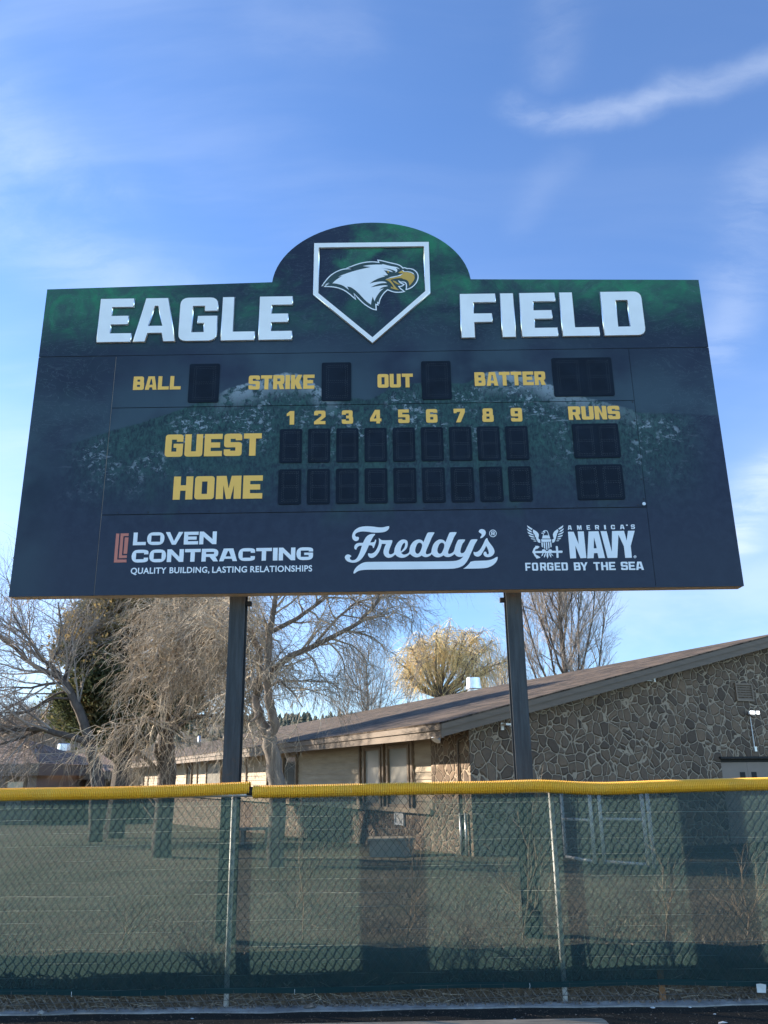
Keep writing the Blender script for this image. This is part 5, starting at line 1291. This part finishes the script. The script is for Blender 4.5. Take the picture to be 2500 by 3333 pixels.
for k in range(5200):
    j = R.randrange(len(hx)-1); i = R.choice((1, 2, 2, 3, 3)); u, v = R.random(), R.random()
    i = min(i, len(rows)-2)
    a, b, c, d = [Vector(q) for q in (hg[i][j], hg[i][j+1], hg[i+1][j+1], hg[i+1][j])]
    p = (a*(1-u)+b*u)*(1-v)+(d*(1-u)+c*u)*v; h = R.uniform(3.0, 6.0); r_ = h*R.uniform(.4, .6)
    for t in range(3):
        zb = p.z+h*(.12+.26*t); rr2 = r_*(1-.26*t); ph_ = R.uniform(0, 6); n = 5; i0 = len(fo.v)
        fo.v += [(p.x+rr2*R.uniform(.6, 1.2)*math.cos(ph_+2*PI*q/n), p.y+rr2*math.sin(ph_+2*PI*q/n), zb+R.uniform(-.3, .3)) for q in range(n)]+[(p.x+R.uniform(-.2, .2), p.y, zb+h*.42)]
        fo.f += [(i0+q, i0+(q+1) % n, i0+n) for q in range(n)]
tag(fo.build('distant_forest', M['pine_far']), kind='stuff')

# tan brush on the slope behind the left wings
th = MB(); R = random.Random(8)
for k in range(1500):
    Yk = R.uniform(78, 112); px = R.uniform(-60, 470)+(R.uniform(0, 420) if R.random() < .25 else 0)
    b_ = P(px, 2500, Yk); b_.z = ground_z(Yk); h_ = R.uniform(3.0, 7.2)
    pts = wander(b_, Vector((R.gauss(0, .10), 0, 1)), h_, 4, .10, .05, R); th.tube(pts, [.05, .04, .03, .02, .01], 3, False)
    for q in range(5):
        p_ = pts[R.randint(1, 3)].lerp(pts[4], R.random()*.5); th.tube(wander(p_, Vector((R.gauss(0, .5), R.gauss(0, .5), .8)), R.uniform(.8, 2.0), 3, .12, .05, R), [.022, .018, .014, .010], 3, False)
tag(th.build('tan_brush', M['twig_far']), kind='stuff')
# ================================================================== SAPLINGS, TUFT, LITTER
cfgS = [dict(n=9, len=.34, r=.0036, ang=(.3, .8), seg=4, sides=3, wob=.14, trop=.05), dict(n=4, len=.15, r=.0022, ang=(.3, .8), seg=3, wob=.15, trop=.02, tip=.5)]
sap = [('tall pale sapling in the shadow gap right of centre', (1322, 3095), (1362, 2640), 7.62, [((1340, 2990), (1270, 2930)), ((1352, 2830), (1335, 2760)), ((1330, 3040), (1375, 2960))]),
       ('bushy pale sapling just left of the right steel post', (1702, 3095), (1738, 2600), 7.60, [((1708, 3040), (1655, 2890)), ((1722, 2900), (1760, 2790)), ((1712, 3000), (1790, 2900))]),
       ('small dark-stemmed shrub left of the screen centre', (985, 3085), (975, 2660), 7.75, [((980, 3000), (930, 2900)), ((978, 2940), (1035, 2820)), ((982, 3040), (1060, 2960))]),
       ('thin single-stem sapling below the gate', (2172, 3110), (2160, 2830), 7.55, [((2168, 3000), (2190, 2900))]),
       ('sparse sapling cluster near the right picture edge', (2440, 3085), (2415, 2820), 7.7, [((2435, 3030), (2380, 2960)), ((2436, 3000), (2490, 2880))]),
       ('leaning twiggy sapling low on the left screen', (375, 3120), (445, 2980), 7.5, [((400, 3060), (470, 3010))])]
for k, (lab_, b_, t_, Y, subs) in enumerate(sap):
    p0 = P(*b_, Y); p0.z = ground_z(Y)-.02; p1 = P(*t_, Y); R = random.Random(60+k)
    T = thing('sapling', p0, lab_, 'sapling', 'bare saplings along the fence'); acc = {0: MB(), 1: MB()}
    main = [p0, p0.lerp(p1, .3)+Vector((.02, 0, 0)), p0.lerp(p1, .65)-Vector((.015, 0, 0)), p1]
    lm = [(main, .008)]+[([P(*a, Y), P((a[0]+c[0])/2, (a[1]+c[1])/2-12, Y-.05), P(*c, Y-.1)], .005) for a, c in subs]
    for pts, r_ in lm:
        rad = [r_*(1-.7*i/(len(pts)-1)) for i in range(len(pts))]; acc[0].tube(pts, rad, 5, False); kids(acc, pts, rad, None, 0, cfgS, R, .2)
    acc[0].build('stem', M['sapling'], T); acc[1].build('twigs', M['sapling'], T)
q = P(1738, 2600, 7.32); q.z = .28
tf = MB(); R = random.Random(70)
for (tx, ty, k) in ((1768, 2490, 1), (1757, 2527, 1), (1745, 2538, 0), (1730, 2535, 0), (1752, 2520, 0)):
    e = P(tx, ty, 7.30); m_ = q.lerp(e, .6)+Vector((-.03, 0, .06)); b_ = q.lerp(e, .85)+Vector((-.02, 0, .05))
    tf.tube([q, q.lerp(e, .3)+Vector((-.01, 0, .02)), m_, b_, e], [.003, .003, .0026, .002, .001], 4, False)
tag(tf.build('grass_tuft', M['drygrass'], None, False, q), 'tall dry grass stalks curving over the yellow cap by right post', 'grass tuft')
gv = MB(); R = random.Random(9)
for k in range(2600):
    y = R.uniform(6.3, 7.10); x = R.uniform(-3.6, 3.6); s_ = R.uniform(.0015, .0055)*(2.0 if R.random() < .05 else 1); z = -.099
    a = R.uniform(0, 3); ca, sa = s_*math.cos(a), s_*math.sin(a)
    gv.quad((x-ca, y-sa, z), (x+sa, y-ca, z+s_*.7), (x+ca, y+sa, z+s_*.2), (x-sa, y+ca, z+s_*.8))
    if R.random() < .06:
        L = R.uniform(.02, .07); d_ = Vector((math.cos(a), math.sin(a)*.6, 0)); gv.tube([Vector((x, y, z+.002)), Vector((x, y, z+.006))+d_*L*.5, Vector((x, y, z+.002))+d_*L], .0011, 3, False)
tag(gv.build('turf_crumbs', M['leaf']), kind='stuff')
def scrap(name, label, cat, px, py, Y, s, m, flat=.25, group='litter on the turf', z=-.099):
    R = random.Random(int(px)); c = P(px, py, Y); c.z = z; mb = MB(); n = 7
    ring = [(c.x+s*R.uniform(.6, 1.2)*math.cos(2*PI*k/n), c.y+s*R.uniform(.6, 1.2)*math.sin(2*PI*k/n)*.8, z+s*flat*R.uniform(0, 1)) for k in range(n)]
    i = len(mb.v); mb.v += ring+[(c.x+s*.15, c.y, z+s*flat*1.6), (c.x, c.y, z-.002)]
    mb.f += [(i+k, i+(k+1) % n, i+n) for k in range(n)]+[(i+(k+1) % n, i+k, i+n+1) for k in range(n)]
    tag(mb.build(name, m, None, False, Vector((c.x, c.y, z))), label, cat, group)
def at_ground(px, py, z=-.099):
    d = ray(px, py); return (z-CAM_H)/d.z*d.y
for (px, py, s_, lab_) in [(2352, 3333, .035, 'largest white paper scrap at the bottom right edge'), (2126, 3281, .022, 'small white paper scrap on turf below the orange stake'), (1676, 3318, .014, 'white paper speck on turf right of the plank middle'), (626, 3316, .014, 'white paper speck on turf below the left pole'), (2326, 3301, .012, 'tiny white speck on turf near the right edge'), (2246, 3279, .016, 'flat pale scrap on turf right of centre right')]:
    scrap('paper_scrap', lab_, 'litter', px, py, at_ground(px, min(py, 3331)), s_, M['paper'])
scrap('rock', 'grey pebble on the concrete strip at far left', 'rock', 132, 3310, at_ground(132, 3310), .030, M['rock'], .8, 'litter on the turf', -.09)
scrap('leaf_clump', 'pale green dried leaf clump on the strip left of centre', 'leaf', 1010, 3285, at_ground(1010, 3280, -.088), .05, M['leaf'], .4, 'litter on the turf', -.088)
p = P(2478, 3216, 7.12); mb = MB(); mb.quad(p+Vector((-.035, 0, -.03)), p+Vector((.035, .01, -.035)), p+Vector((.045, .012, .02)), p+Vector((.0, .0, .03)), p+Vector((-.035, 0, .028)))
mb.quad(p+Vector((-.035, .004, -.03)), p+Vector((.035, .014, -.035)), p+Vector((.035, .03, -.035)), p+Vector((-.035, .02, -.03)))
tag(mb.build('paper_cup', M['paper'], None, False, p), 'crumpled white paper caught at the screen hem near right edge', 'litter', 'litter on the turf')
p = P(2155, 3230, 7.235); mb = MB(); mb.box((p.x-.024, 7.222, -.09), (p.x+.024, 7.245, .12))
tag(mb.build('wooden_stake', M['rustwood'], None, False, Vector((p.x, 7.23, -.09))), 'short orange-brown wooden stake behind the chain link bottom', 'stake')
# plank on the turf at the bottom edge
yb = at_ground(1958, 3313, -.055); q1 = P(1966, 3314, yb)
pl_ = MB(); x1 = q1.x; x0 = x1-3.4; zt = -.055
loop = [(x0, yb-.30+.03), (x1-.02, yb-.32), (x1, yb-.28), (x1-.005, yb-.05), (x1-.02, yb-.012), (x1-.05, yb), (x0, yb-.05)]
n = len(loop); pl_.v += [(x, y, zt) for x, y in loop]+[(x, y, -.099) for x, y in loop]
pl_.f += [tuple(range(n)), tuple(range(2*n-1, n-1, -1))]+[(k, n+k, n+(k+1) % n, (k+1) % n) for k in range(n)]
tag(pl_.build('plank', M['plank'], None, False, Vector((x1, yb, -.099))), 'weathered tan plank lying on the dark turf at the bottom edge', 'plank')

# tidy the helper property
for o in bpy.data.objects:
    if '_o' in o: del o['_o']
